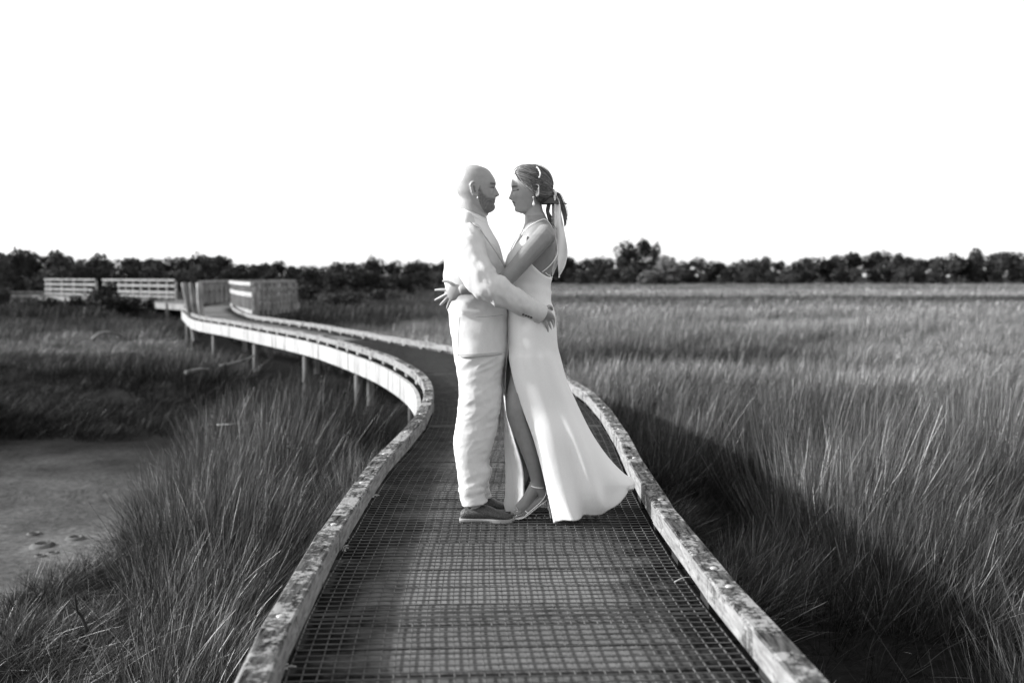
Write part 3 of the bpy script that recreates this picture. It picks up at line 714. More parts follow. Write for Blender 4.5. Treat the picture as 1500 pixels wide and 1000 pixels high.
# ------------------------------------------------------------------ people
Y0 = 5.1
def W(px, py, dy=0.0): return at(px, py, Y0 + dy)
class Tab:
    """stack of horizontal sections: rows (back px, back py, front px, front py, half depth m, y offset m, exponent)"""
    def __init__(s, rows): s.r = np.array([tuple(r) + (0.0, 2.3)[len(r) - 5:] if len(r) < 7 else tuple(r) for r in rows], dtype=float)
    def par(s, t):
        n = len(s.r); t = max(0, min(n - 1, t)); i = min(int(t), n - 2); f = t - i
        p0 = s.r[i - 1] if i else 2 * s.r[0] - s.r[1]; p1, p2 = s.r[i], s.r[i + 1]; p3 = s.r[i + 2] if i + 2 < n else 2 * s.r[-1] - s.r[-2]
        return .5 * (2 * p1 + (p2 - p0) * f + (2 * p0 - 5 * p1 + 4 * p2 - p3) * f * f + (3 * p1 - p0 - 3 * p2 + p3) * f ** 3)
    def pt(s, t, th, off=0.0):
        bx, by, fx, fy, hy, dy, p = s.par(t); B = W(bx, by, dy); Fp = W(fx, fy, dy); m = (B + Fp) / 2; d = (Fp - B) / 2
        c, sn = math.cos(th), math.sin(th); cc = math.copysign(abs(c) ** (2 / p), c); ss = math.copysign(abs(sn) ** (2 / p), sn)
        L = d.length; return m + d * cc * (1 + off / L) + Vector((0, ss * (hy + off), 0))
    def t_of(s, py):
        if not hasattr(s, 'c'): ts = np.linspace(0, len(s.r) - 1, 200); s.c = (ts, [(s.par(t)[1] + s.par(t)[3]) / 2 for t in ts])
        return float(np.interp(py, s.c[1], s.c[0]))
    def rings(s, n=40, k=6, off=0.0, t0=0, t1=None):
        t1 = len(s.r) - 1 if t1 is None else t1; N = int((t1 - t0) * k) + 1
        return [[s.pt(t0 + (t1 - t0) * i / (N - 1), 2 * math.pi * j / n, off) for j in range(n)] for i in range(N)]
def fuse(mb, voxel=.004, smooth=2, name='body'):
    me = mb.mesh(name); o = bpy.data.objects.new('tmp', me); COL.objects.link(o)
    bm_ = bmesh.new(); bm_.from_mesh(me); bmesh.ops.recalc_face_normals(bm_, faces=bm_.faces); bm_.to_mesh(me); bm_.free()
    m1 = o.modifiers.new('r', 'REMESH'); m1.mode = 'VOXEL'; m1.voxel_size = voxel; m1.adaptivity = 0
    if smooth: m2 = o.modifiers.new('s', 'SMOOTH'); m2.factor = .5; m2.iterations = smooth
    dg = bpy.context.evaluated_depsgraph_get(); out = bpy.data.meshes.new_from_object(o.evaluated_get(dg)); bpy.data.objects.remove(o); out.name = name; return out
def wrinkle(me, fn):
    """push vertices along their normals by fn(position, normal)"""
    n = [Vector(v.normal) for v in me.vertices]
    for v, nn in zip(me.vertices, n): v.co = v.co + nn * fn(v.co, nn)
    me.update()
def pxof(p):
    d = p - Vector((0, 0, H)); f = d.y * math.cos(PITCH) - d.z * math.sin(PITCH); u = d.y * math.sin(PITCH) + d.z * math.cos(PITCH)
    return 750 + F * d.x / f, 500 - F * u / f
def bvh_of(me): return BVHTree.FromPolygons([v.co.copy() for v in me.vertices], [tuple(p.vertices) for p in me.polygons])
def drape(A, B, bvh, off=.004, thick=.004, na=16, nb=5, side=-1):
    """thin panel between two pixel polylines laid on a surface from the near side"""
    A = catmull([Vector((a, b, 0)) for a, b in A], max(1, na // (len(A) - 1))) ; B = catmull([Vector((a, b, 0)) for a, b in B], max(1, na // (len(B) - 1)))
    n = min(len(A), len(B)); top = []; last = -.2
    for i in range(n):
        row = []
        for j in range(nb + 1):
            q = A[int(i * (len(A) - 1) / (n - 1))].lerp(B[int(i * (len(B) - 1) / (n - 1))], j / nb); p = W(q.x, q.y, -.18); h = bvh.ray_cast(Vector((p.x, side * .6 + Y0, p.z)), Vector((0, -side, 0)))
            if h[0]: last = h[0].y - Y0
            else:
                h = bvh.find_nearest(W(q.x, q.y, -.06)); last = h[0].y - Y0
            p = W(q.x, q.y, last); row.append(Vector((p.x, Y0 + last + side * off, p.z)))
        top.append(row)
    mb = MB(); m = nb + 1
    for r_ in top: mb.v += [tuple(p) for p in r_]
    for r_ in top: mb.v += [(p.x, p.y - side * thick, p.z) for p in r_]
    N = n * m
    for i in range(n - 1):
        for j in range(nb):
            a = i * m + j; mb.f.append((a, a + 1, a + m + 1, a + m)); mb.f.append((N + a, N + a + m, N + a + m + 1, N + a + 1))
    for i in range(n - 1):
        for j in (0, nb): a = i * m + j; mb.f.append((a, a + m, N + a + m, N + a))
    for j in range(nb):
        for i in (0, n - 1): a = i * m + j; mb.f.append((a, a + 1, N + a + 1, N + a))
    return mb
def cloth(me, t=.004):
    return me
def bevel_mesh(mb): return mb
def head(mb, rows, prof, sgn, sig, eye, npt=56, steps=5):
    """rows: (py, back px, front base px, half width m); prof: (py, front px); sgn = +1 faces +x"""
    R_ = catmull([Vector((r[0], r[1], r[2])) for r in rows], steps); Wd = catmull([Vector((r[3], 0, 0)) for r in rows], steps)
    pp, pf = zip(*prof); sp, sv = zip(*sig); rs = []
    for q, w in zip(R_, Wd):
        py, bx, fx = q; w = max(.004, w.x); tf = float(np.interp(py, pp, pf)) if pp[0] <= py <= pp[-1] else fx
        s_ = float(np.interp(py, sp, sv)); xc = bx + (fx - bx) * .46; ring = []
        for j in range(npt):
            a = 2 * math.pi * j / npt; c, s2 = math.cos(a), math.sin(a)
            if c > 0: x = xc + (fx - xc) * abs(c) ** (2 / 2.35); y = w * math.copysign(abs(s2) ** (2 / 2.15), s2)
            else: x = xc - (xc - bx) * abs(c) ** (2 / 2.1); y = w * math.copysign(abs(s2) ** (2 / 2.1), s2)
            P_ = W(x, py)
            if c > 0:
                k = math.exp(-(y / s_) ** 2); P_ += Vector(((tf - fx) / 286 * k, 0, 0))
                ez = (py - eye) / 286; sock = math.exp(-((abs(y) - .033) / .014) ** 2 - (ez / .012) ** 2) * .0105
                ball = math.exp(-((abs(y) - .033) / .0095) ** 2 - ((ez - .001) / .006) ** 2) * .006
                chk = math.exp(-((abs(y) - .044) / .018) ** 2 - ((-ez + .032) / .017) ** 2) * .004
                P_ += Vector((-sgn * (sock - ball - chk), 0, 0))
            ring.append(P_ + Vector((0, y, 0)))
        rs.append(ring)
    mb.rings(rs, True)
def ear(mb, px, py, hw, sgn, tilt, s=1.0):
    for sy in (-1, 1):
        c = W(px, py) + Vector((0, sy * hw, 0)); up = Vector((math.sin(tilt) * -sgn, sy * .18, math.cos(tilt))).normalized(); bk = Vector((-sgn * math.cos(tilt), sy * .5, -math.sin(tilt))).normalized()
        pts = []; rad = []
        for k in range(13):
            a = R(-150 + 270 * k / 12); e = .032 * s; w = .0175 * s * (1.15 if math.sin(a) > 0 else .8)
            pts.append(c + up * math.sin(a + R(30)) * e + bk * math.cos(a + R(30)) * w); rad.append(.0042 * s)
        mb.tube(pts, rad, 8, 3)
        mb.ell(c - Vector((0, sy * .003, 0)) + up * -.004, (up * .027 * s, bk * .0135 * s, Vector((0, .0045, 0))), 12, 8)
        mb.ell(c - up * .029 * s - bk * .006 * s, (up * .008 * s, bk * .007 * s, Vector((0, .004, 0))), 10, 6)
def finger(mb, pts, r0=.0096, r1=.0072):
    n = len(pts); mb.tube([W(*p) for p in pts], [r0 + (r1 - r0) * i / (n - 1) for i in range(n)], 10, 4)
    mb.ell(W(*pts[-1]), (Vector((r1, 0, 0)), Vector((0, r1, 0)), Vector((0, 0, r1))), 8, 6)
def polyin(px, py, poly):
    c = False; n = len(poly)
    for i in range(n):
        (x0, y0), (x1, y1) = poly[i], poly[(i + 1) % n]
        if (y0 > py) != (y1 > py) and px < (x1 - x0) * (py - y0) / (y1 - y0) + x0: c = not c
    return c
def dseg(px, py, a, b):
    dx, dy = b[0] - a[0], b[1] - a[1]; t = max(0, min(1, ((px - a[0]) * dx + (py - a[1]) * dy) / (dx * dx + dy * dy))); return math.hypot(px - a[0] - t * dx, py - a[1] - t * dy)

# ---------------- the groom
groom = thing('person', (W(707, 757).x, Y0, 0), 'bald bearded man in a pale linen suit and woven shoes, embracing the woman', 'person')
mb = MB()
m_rows = [(241.9, 690, 697, .012), (243.3, 685.5, 702.5, .040), (247, 679.3, 712.5, .060), (252, 674.5, 718.3, .070), (258, 670.8, 722.2, .076), (265, 668.3, 724.6, .078), (270, 667.9, 725.0, .078), (276, 668.6, 723.6, .0775), (282, 670, 722.4, .075), (288, 673.2, 722.2, .069), (293, 675.2, 722.8, .064), (298, 676.8, 722.8, .060), (303, 678.5, 722.6, .055), (308, 682, 720.6, .047), (311.5, 688, 717, .036), (313.5, 694, 711, .02)]
m_prof = [(250, 717), (258, 722.4), (263, 725.2), (268, 726.6), (271.3, 726.3), (273.2, 725.4), (275, 726.4), (278.4, 728.7), (283, 731.2), (285.3, 732.2), (287.0, 731.4), (288.2, 727.8), (289.2, 726.2), (291.2, 726.0), (292.4, 726.6), (293.6, 724.6), (295.4, 726.0), (297.6, 724.4), (299.3, 724), (302, 725.6), (305.6, 725.2), (308.5, 723), (311, 719)]
m_sig = [(250, .05), (268, .035), (273, .012), (279, .010), (285, .0145), (288, .016), (290, .022), (294, .022), (300, .02), (303, .022), (311, .025)]
head(mb, m_rows, m_prof, 1, m_sig, 274.5)
ear(mb, 695.5, 278.5, .074, 1, R(8), 1.05)
mb.tube([W(698, 338), W(695, 318), W(690.5, 300), (W(687, 280))], [.066, .0605, .058, .05], 24, 4)
mb.tube([W(712, 316), W(711, 309), W(709, 300)], [.010, .016, .02], 10, 3)       # throat under the chin
torso = Tab([(678, 316, 706, 322, .06), (672, 334, 716, 345, .10), (666, 352, 722, 360, .145), (661, 380, 731, 385, .15), (660, 410, 734, 412, .125), (660, 440, 739, 441, .135), (662, 470, 738, 470, .155), (667, 500, 739, 500, .165), (680, 525, 735, 525, .15)])
mb.rings(torso.rings(32, 4), True)
def limb(mb, pts, n=16): mb.tube([W(*p[:3]) for p in pts], [p[3] for p in pts], n, 5)
for sy in (-1, 1):
    limb(mb, [(700, 505, sy * .09, .085), (703, 560, sy * .095, .075), (701, 612, sy * .095, .058), (695, 650, sy * .095, .052), (691, 700, sy * .1, .042), (691, 735, sy * .1, .040)])
    mb.tube([W(690, 742, sy * .1), W(705, 748, sy * .1), W(730, 756, sy * .1)], [.036, .036, .028], 12, 3)
limb(mb, [(689, 345, -.14, .05), (689, 375, -.205, .048), (713, 417, -.305, .04), (762, 444, -.255, .033), (790, 459, -.205, .028)])
limb(mb, [(689, 345, .14, .05), (695, 375, .20, .045), (720, 400, .23, .04), (765, 410, .20, .032), (786, 412, .16, .026)])
mb.tube([W(789, 458.5, -.205), W(795, 461, -.185), W(801, 464, -.155), W(804.5, 467, -.135)], [.026, .033, .036, .030], 14, 4, (.50, (-.35, -1, 0)))
for f in ([(805, 458.5, -.13), (810, 464, -.105), (811.5, 472, -.09), (811.2, 479, -.09)], [(803.5, 463, -.135), (808, 470, -.12), (809.5, 477, -.108), (809, 484, -.108)],
          [(801, 467, -.15), (804.2, 474, -.14), (806, 481, -.13), (805.8, 487, -.128)], [(797.5, 469, -.165), (800.5, 476, -.16), (801.8, 481, -.152), (802, 485.5, -.15)], [(796, 456, -.17), (802, 449.5, -.14), (807, 449, -.115), (809, 453, -.10)]):
    finger(mb, f)
mb.tube([W(784, 412, .16), W(790, 415, .14), W(794, 420, .12)], [.026, .034, .03], 12, 4, (.5, (.3, 1, 0)))
for i in range(4): finger(mb, [(793 + i * .3, 414 + i * 4, .125), (797, 418 + i * 4, .10), (799.5, 423 + i * 4, .08)])
me = fuse(mb, .0036, 2)
BEARD = [(704.5, 271), (706.5, 277), (709, 284), (715, 288.5), (721, 289), (728.5, 289.6), (728.5, 312), (716, 315), (708, 309), (703.5, 300), (701, 290), (701.5, 280)]
sh = []
for v in me.vertices:
    px, py = pxof(Vector((v.co.x, Y0, v.co.z))); y = abs(v.co.y - Y0); s_ = .31
    if py < 320:
        if polyin(px, py, BEARD):
            e = min(dseg(px, py, BEARD[i], BEARD[(i + 1) % len(BEARD)]) for i in range(6)); s_ *= 1 - .66 * min(1, e / 3.0) * (.85 + .5 * noise.noise(v.co * 160))
            if dseg(px, py, (722.5, 293.8), (727, 293.6)) < 1.0 and y < .022: s_ = .12
            if dseg(px, py, (719.5, 293.9), (727, 293.6)) < .55 and y < .024: s_ = .03
        if dseg(px, py, (715.5, 270.5), (727, 269.6)) < 1.2 and .008 < y < .052: s_ *= .42
        if dseg(px, py, (718.5, 275.6), (724.5, 275.2)) < .8 and .014 < y < .05: s_ *= .22
        if dseg(px, py, (727, 287.6), (729.5, 287.6)) < .7 and .003 < y < .012: s_ *= .3
        if py < 262: s_ *= .98
        if dseg(px, py, (695, 275), (696.5, 282)) < 1.5 and .068 < y < .084: s_ *= .45
        if px < 690 and py > 255: s_ *= 1.0
    sh.append(s_)
shade_attr(me, sh); gb = link('body', me, 'skin', groom, smooth=True)
# trousers
mb = MB()
pel = Tab([(663, 492, 742, 492, .175), (665, 515, 744, 515, .185), (668, 535, 740, 533, .18), (672, 552, 732, 551, .165)])
legn = Tab([(668, 522, 739, 522, .085, -.09), (670, 541, 735.5, 541, .088, -.092), (672.5, 570, 735, 570, .086, -.095), (669.5, 605, 733.5, 605, .082, -.10), (665, 630, 729, 630, .078, -.10), (664, 648, 722, 648, .074, -.10), (666, 674, 715.5, 674, .07, -.105), (669, 690, 718.5, 688, .068, -.107), (670.5, 702, 716, 701, .066, -.108), (671.5, 709, 709, 710, .066, -.11), (669.5, 716, 711, 715, .068, -.11), (671.5, 722, 708, 721, .062, -.11), (672.5, 730, 711.5, 727, .060, -.11), (675.5, 741.5, 715.5, 733.5, .062, -.11)])
legf = Tab([(672, 522, 741, 522, .085, .09), (676, 541, 736, 541, .088, .092), (680, 570, 735.5, 570, .084, .095), (684, 605, 734.5, 605, .078, .09), (684, 640, 726, 640, .072, .085), (684, 672, 717, 672, .066, .08), (688, 690, 722, 688, .064, .08), (690, 704, 717, 703, .06, .08), (690, 715, 716, 714, .058, .08), (690, 732, 719, 726, .058, .08)])
for tb in (pel, legn, legf): mb.rings(tb.rings(48, 8), True)
me = fuse(mb, .006, 3, 'trousers')
def trw(p, n):
    px, py = pxof(p); low = sstep(600, 700, py); hip = 1 - sstep(530, 575, py)
    a = noise.noise(Vector((p.x * 7 + p.z * 6, p.y * 5, p.z * 24 - p.x * 12))); b_ = noise.noise(Vector((p.x * 5, p.y * 5, p.z * 7 + 4))); c_ = noise.noise(Vector((p.x * 16 - p.z * 9, p.y * 10, p.z * 42 + p.x * 15)))
    r_ = 1 - abs(a) * 2
    wob = p.x * 3 + noise.noise(p * 5) * .9
    a2 = noise.noise(Vector((p.x * 9, p.y * 7, p.z * 11 + wob))); m_ = sstep(-.1, .35, noise.noise(Vector((p.x * 3, p.y * 3, p.z * 4 + 20))))
    return (.0022 + .0070 * low * low + .004 * hip) * (r_ - .5) * (.3 + .9 * m_) + .008 * b_ + .0045 * a2 + (.0006 + .003 * low) * c_ * m_ + .0014 * (.4 - 2 * abs(noise.noise(Vector((p.x * 20 + p.z * 14, p.y * 9, p.z * 30 - p.x * 18 + 3)))))
wrinkle(me, trw)
trz = link('trousers', me, 'linen', groom, smooth=True); TB = bvh_of(me)
pk = drape([(707, 521), (703, 528), (697.5, 538)], [(705.2, 521), (701.2, 528), (696.2, 538)], TB, .0035, .004, 8, 1); pk.build('pocket_edge', 'shirt_trim', trz)
# shirt
mb = MB()
shirt = Tab([(677, 305.5, 712, 321, .064), (675.5, 312, 715, 330, .072), (670, 324, 722, 343, .13), (662, 345, 731, 360, .175), (658, 380, 739, 392, .16), (659, 410, 742, 412, .145), (662, 450, 741, 450, .14), (664, 500, 740, 500, .165)])
mb.rings(shirt.rings(48, 6), False); me = mb.mesh('shirt'); sh_o = link('shirt', me, 'shirt_cotton', groom, smooth=True)
md = sh_o.modifiers.new('t', 'SOLIDIFY'); md.thickness = .003
mb = MB()      # turned down collar with an open point at the front
for sg in (-1, 1):
    rs = []
    for i in range(15):
        u = i / 14; a = math.pi * (1 - u * .93)      # back to front
        top = W(694.5 + 18 * math.cos(a), 312 - 7.5 * math.cos(a + math.pi) , 0) + Vector((0, sg * .064 * math.sin(a), 0))
        k = u ** 1.5; bot = W(694.5 + 21.5 * math.cos(a) + 2 * k, 320 - 8.5 * math.cos(a + math.pi) + 8 * k ** 2, 0) + Vector((0, sg * .075 * math.sin(a), 0))
        rs.append([top, top + (bot - top) * .5 + Vector((0, sg * .004, .002)), bot, bot - Vector((0, sg * .004, 0))])
    mb.rings(rs, True)
mb.build('collar', 'shirt_cotton', sh_o, smooth=True)
# jacket
mb = MB()
jk = Tab([(676.6, 306.5, 701, 322, .070, 0, 2.2), (672, 315, 712, 336, .115, 0, 2.2), (666.5, 327, 720, 346, .165, 0, 2.3), (660, 343, 728, 359, .196, 0, 2.4), (654.5, 360, 734, 372, .205, 0, 2.4), (650.5, 382, 740.5, 392, .195, 0, 2.4), (650.3, 409, 744, 412, .165, 0, 2.4), (653.6, 430, 744.5, 432, .155, 0, 2.4), (656.5, 446, 745, 449, .16, 0, 2.4), (658, 463, 745, 466, .17, 0, 2.4), (660.5, 490, 744.5, 491, .185, 0, 2.4), (666.5, 521, 743, 515, .195, 0, 2.4)])
rg = jk.rings(56, 7); hem = rg[-1]
c = sum(hem, Vector()) / len(hem); rg += [[c + (p - c) * .97 + Vector((0, 0, .003)) for p in hem], [c + (p - c) * .95 + Vector((0, 0, .05)) for p in hem]]
mb.rings(rg, False); me = mb.mesh('jacket')
def jw(p, n):
    px, py = pxof(p); a = noise.noise(Vector((p.x * 6, p.y * 5, p.z * 15))); k = sstep(400, 440, py) * (1 - sstep(455, 490, py))
    b_ = noise.noise(Vector((p.x * 10 + p.z * 14, p.y * 8, p.z * 22 - p.x * 10)))
    return .0055 * a + (.003 + .007 * k) * b_ + .0035 * (.5 - abs(noise.noise(Vector((p.x * 9 - p.z * 12, p.y * 6, p.z * 9 + 5)))) * 2) + .003 * (.4 - abs(noise.noise(Vector((p.x * 26 + p.z * 18, p.y * 9, p.z * 20 - p.x * 14)))) * 2) + (.003 * sstep(340, 420, py) if n.y < -.2 else 0) * noise.noise(Vector((p.x * 12, 0, p.z * 4)))
wrinkle(me, jw); jo = link('jacket', me, 'linen', groom, smooth=True); JB = bvh_of(me)
def sleeve(rows, nm, wr=1.0, dtop=None):
    mb = MB(); mb.tube([W(*p[:3]) for p in rows], [p[3] for p in rows], 40, 12, cap=False)
    # close the shoulder, leave the cuff open with a turned edge
    n = 40; last = mb.v[-n:]; c = sum((Vector(p) for p in last), Vector()) / n; dirv = (Vector(W(*rows[-1][:3])) - Vector(W(*rows[-2][:3]))).normalized()
    b = len(mb.v); mb.v += [tuple(c + (Vector(p) - c) * .93) for p in last]; mb.v += [tuple(c + (Vector(p) - c) * .90 - dirv * .05) for p in last]
    for j in range(n):
        k = (j + 1) % n; mb.f.append((b - n + j, b - n + k, b + k, b + j)); mb.f.append((b + j, b + k, b + n + k, b + n + j))
    first = mb.v[:n]; c0 = sum((Vector(p) for p in first), Vector()) / n; mb.v.append(tuple(c0)); ci = len(mb.v) - 1
    for j in range(n): mb.f.append((ci, (j + 1) % n, j))
    me = mb.mesh(nm)
    def sw(p, nn):
        px, py = pxof(p); el = math.exp(-((px - 722) / 22) ** 2) * (1 if py > 385 else .5)
        a = noise.noise(Vector((p.x * 22 + p.z * 10, p.y * 8, p.z * 10 - p.x * 12))); c_ = noise.noise(Vector((p.x * 9, p.y * 8, p.z * 9 + 3))); r_ = 1 - 2 * abs(noise.noise(Vector((p.x * 15 + p.z * 12, p.y * 6, p.z * 6 + 8))))
        if px > 783: return .001 * a
        f_ = .4 - 2 * abs(noise.noise(Vector((p.x * 34 + p.z * 26, p.y * 9, p.z * 16 - p.x * 20 + 9))))
        return wr * ((.003 + .003 * el) * f_ + (.005 + .007 * el) * a + .006 * c_ + (.005 + .009 * el) * (r_ - .5))
    wrinkle(me, sw); return link(nm, me, 'linen', jo, smooth=True)
sl = sleeve([(693, 336, -.125, .042), (689.5, 343, -.15, .064), (686.5, 357, -.178, .080), (686.5, 375, -.215, .091), (697, 398, -.27, .086), (713, 417.5, -.305, .074), (736, 430, -.302, .064), (762, 444, -.262, .058), (780, 453.5, -.232, .0515), (792.5, 460, -.205, .0495)], 'sleeve')
sleeve([(693, 336, .125, .042), (690, 345, .15, .066), (690, 362, .185, .075), (700, 385, .225, .065), (722, 402, .235, .056), (755, 410, .215, .05), (783, 412, .18, .044)], 'sleeve')
SB = bvh_of(sl.data) if False else None
m2 = sl.data.copy(); m2.transform(Matrix.Translation(wloc(sl))); SB = bvh_of(m2)
for i in range(4):
    q = Vector((766.5 + 3.9 * i, 460.2 + 1.45 * i, 0)); p = W(q.x, q.y, -.25); h = SB.ray_cast(Vector((p.x, Y0 - .6, p.z)), Vector((0, 1, 0)))
    y = h[0].y - Y0 if h[0] else -.28; p = W(q.x, q.y, y); nrm = h[1] if h[0] and h[1].y < 0 else Vector((0, -1, 0)); u = nrm.orthogonal().normalized(); w = nrm.cross(u)
    mb = MB(); mb.rings([[p + nrm * hh + (u * math.cos(t) + w * math.sin(t)) * r_ for t in [2 * math.pi * k / 14 for k in range(14)]] for r_, hh in ((.0068, -.002), (.0068, .002), (.0058, .0035), (.0035, .002))], True); mb.build('button', 'button_dark', sl, p, True)
drape([(695, 452.3), (716, 450.6), (736.5, 449.4)], [(697, 463.8), (716, 462.8), (736.8, 460.8)], JB, .005, .007, 12, 5).build('pocket_flap', 'linen', jo, smooth=False)
drape([(686, 322), (694, 330.5), (701, 333.5), (713, 350), (728, 372), (741.5, 395)], [(700, 318), (712, 334), (718, 343), (726, 356), (735, 374), (743.5, 393)], JB, .006, .006, 20, 6).build('lapel', 'linen', jo, smooth=False)
drape([(660.5, 468), (662.5, 492), (667.5, 519.5)], [(673.5, 463), (671.5, 492), (671, 520)], JB, .007, .008, 14, 4).build('vent_flap', 'linen', jo, smooth=False)
def seam(pts, off, nm, par, B_, r=.0013):  # thin grey tube painting the shadow gap along a jacket edge
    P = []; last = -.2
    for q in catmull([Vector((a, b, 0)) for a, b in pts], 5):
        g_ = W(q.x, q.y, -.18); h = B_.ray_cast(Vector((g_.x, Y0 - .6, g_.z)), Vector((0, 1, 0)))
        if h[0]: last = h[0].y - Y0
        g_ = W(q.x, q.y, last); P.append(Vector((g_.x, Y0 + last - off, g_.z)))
    mb = MB(); mb.tube(P, r, 6, 1); mb.build(nm, 'edge_shadow', par, smooth=True)
seam([(689, 325), (695, 330.8), (701.5, 333.8)], .009, 'lapel_notch_shadow', jo, JB, .0016)
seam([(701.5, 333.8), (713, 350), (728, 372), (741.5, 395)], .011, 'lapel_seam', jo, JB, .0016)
seam([(697, 464.2), (716, 463.2), (736.8, 461.2)], .008, 'flap_shadow', jo, JB, .0013)
seam([(673.7, 464), (671.7, 492), (671.2, 520)], .010, 'vent_shadow', jo, JB, .0015)
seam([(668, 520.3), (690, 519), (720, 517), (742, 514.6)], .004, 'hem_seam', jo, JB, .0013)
# shoes
def shoe(hx, tx, dy, yaw):
    P0 = W(hx, 750, dy); P0.z = 0; P1 = W(tx, 750, dy); P1.z = 0; L = (P1 - P0).length; ex = Vector((math.cos(yaw), math.sin(yaw), 0)); ey = Vector((-math.sin(yaw), math.cos(yaw), 0))
    S_ = [(0, .05, .016), (.02, .058, .026), (.09, .070, .034), (.25, .080, .038), (.44, .086, .040), (.56, .078, .043), (.70, .060, .047), (.84, .049, .045), (.94, .038, .034), (.985, .028, .020), (1, .022, .009)]
    rows = catmull([Vector(s) for s in S_], 4); mb = MB(); rs = []; contour = []
    for s_, h, w in rows:
        ring = []; cy = .006 * math.sin(math.pi * s_)
        for k in range(20):
            a = 2 * math.pi * k / 20; c, sn = math.cos(a), math.sin(a); z = .016 + (h - .016) * (.5 + .5 * math.copysign(abs(sn) ** .8, sn)); ww = w * math.copysign(abs(c) ** .7, c) * (1 - .35 * max(0, sn) ** 2)
            ring.append(P0 + ex * s_ * L + ey * (ww + cy) + Vector((0, 0, z)))
        rs.append(ring); contour.append((s_, w, cy, h))
    mb.rings(rs, True); so_ = mb.build('shoe', 'shoe_leather', groom, P0, True)
    mb = MB(); rs = []
    for s_, h, w in rows:
        e = w + .004; cy = .006 * math.sin(math.pi * s_); s3 = -.015 + s_ * 1.03; lift = .006 * max(0, (s_ - .8) / .2) ** 2
        rs.append([P0 + ex * s3 * L + ey * (q * e + cy) + Vector((0, 0, z + lift)) for q, z in ((-.9, .001), (.9, .001), (1, .006), (1, .021), (.9, .023), (-.9, .023), (-1, .021), (-1, .006))])
    mb.rings(rs, True); mb.build('sole', 'shoe_sole', so_, P0, False)
    mb = MB()
    for sg in (-1, 1):
        for i in range(34):
            s_ = .06 + .9 * i / 33; h = float(np.interp(s_, [c_[0] for c_ in contour], [c_[3] for c_ in contour])); w = float(np.interp(s_, [c_[0] for c_ in contour], [c_[1] for c_ in contour])); z = .022 + (h - .016) * .32
            p = P0 + ex * s_ * L + ey * (sg * w * 1.01 + .006 * math.sin(math.pi * s_)) + Vector((0, 0, z)); mb.beam(p + ex * .0032 - Vector((0, 0, .0075)), p - ex * .0022 + Vector((0, 0, .0065)) - ey * sg * .004, .003, .003, tuple(ey))
    mb.build('stitching', 'stitching', so_)['kind'] = 'stuff'
shoe(674.5, 753, -.11, R(-3)); shoe(690, 745.5, .085, R(6))

# ---------------- the bride
bride = thing('person', (W(790, 757).x, Y0, 0), 'woman in a long white slit gown with a ribboned ponytail, embracing the man', 'person')
mb = MB()
w_rows = [(243.0, 778, 771, .012), (244.5, 786, 763.5, .038), (247, 793, 759.5, .055), (252, 800, 753.3, .068), (258, 804, 750.4, .073), (264, 806, 749.6, .075), (270, 806, 749.6, .075), (276, 804.5, 750.2, .0735), (282, 801.5, 750.8, .071), (288, 798, 751.6, .066), (293, 795.5, 752.6, .060), (298, 793.5, 753.4, .055), (303, 791, 754.6, .049), (307, 787, 756.4, .043), (310.5, 781, 759, .033), (312.5, 775, 763, .018)]
w_prof = [(256, 751.2), (260, 750.3), (265.2, 749.3), (269.6, 748.8), (273.3, 748.8), (276.6, 749.6), (279, 749.2), (281.3, 748.2), (286.5, 746.4), (289.7, 744.6), (291.4, 744.7), (292.6, 746.8), (293.2, 749.9), (294.5, 750.4), (296, 749.8), (296.9, 750.5), (297.7, 752.4), (299.5, 751.4), (301.4, 752.6), (303, 754.2), (305.5, 753.6), (308.5, 754.2), (310.6, 756.4)]
w_sig = [(256, .05), (272, .03), (277, .011), (283, .0085), (290, .0125), (293, .015), (295, .018), (299, .018), (303, .018), (306, .02), (311, .025)]
head(mb, w_rows, w_prof, -1, w_sig, 279)
ear(mb, 786, 281, .0875, -1, R(-6), .9); [mb.ell(W(786, 281) + Vector((0, sg_ * .078, 0)), (Vector((.009, 0, 0)), Vector((0, .012, 0)), Vector((0, 0, .018)))) for sg_ in (-1, 1)]
mb.tube([W(786, 334), W(783.5, 318), W(780.5, 302), W(779, 286)], [.056, .0485, .046, .045], 24, 4)
mb.tube([W(769, 314.5), W(770.5, 309), W(772, 302)], [.008, .012, .016], 10, 3)
wt = Tab([(797, 311, 769, 317, .048, 0, 2.0), (801, 320, 768.5, 326, .068, 0, 2.1), (807, 329, 766, 334, .118, 0, 2.2), (812, 340, 761.5, 345, .150, 0, 2.3), (814.3, 354, 754, 358, .152, 0, 2.4), (814, 368, 747, 372, .138, 0, 2.4), (811.5, 384, 743, 386, .128, 0, 2.4), (807.5, 400, 744, 400, .118, 0, 2.3), (804, 420, 746, 420, .112, 0, 2.3), (804.5, 440, 746.5, 440, .125, 0, 2.4), (809.5, 458, 746, 459, .15, 0, 2.5), (812.5, 478, 745.5, 478, .168, 0, 2.5), (813, 500, 746, 500, .172, 0, 2.5), (814.5, 520, 745, 520, .176, 0, 2.45)])
mb.rings(wt.rings(40, 5, 0, 0, 11), True)
mb.ell(W(799, 345, -.125), (Vector((.052, 0, 0)), Vector((0, .055, 0)), Vector((0, 0, .058))), 16, 12)
mb.ell(W(799, 345, .125), (Vector((.048, 0, 0)), Vector((0, .05, 0)), Vector((0, 0, .055))), 16, 12)
limb(mb, [(799, 343, -.135, .048), (789, 355, -.168, .050), (772, 374, -.205, .0475), (753, 396, -.232, .0425), (738, 411, -.232, .0405), (722, 416, -.205, .037), (700, 420, -.198, .034), (684, 423, -.198, .029), (674, 425, -.196, .0255)], 18)
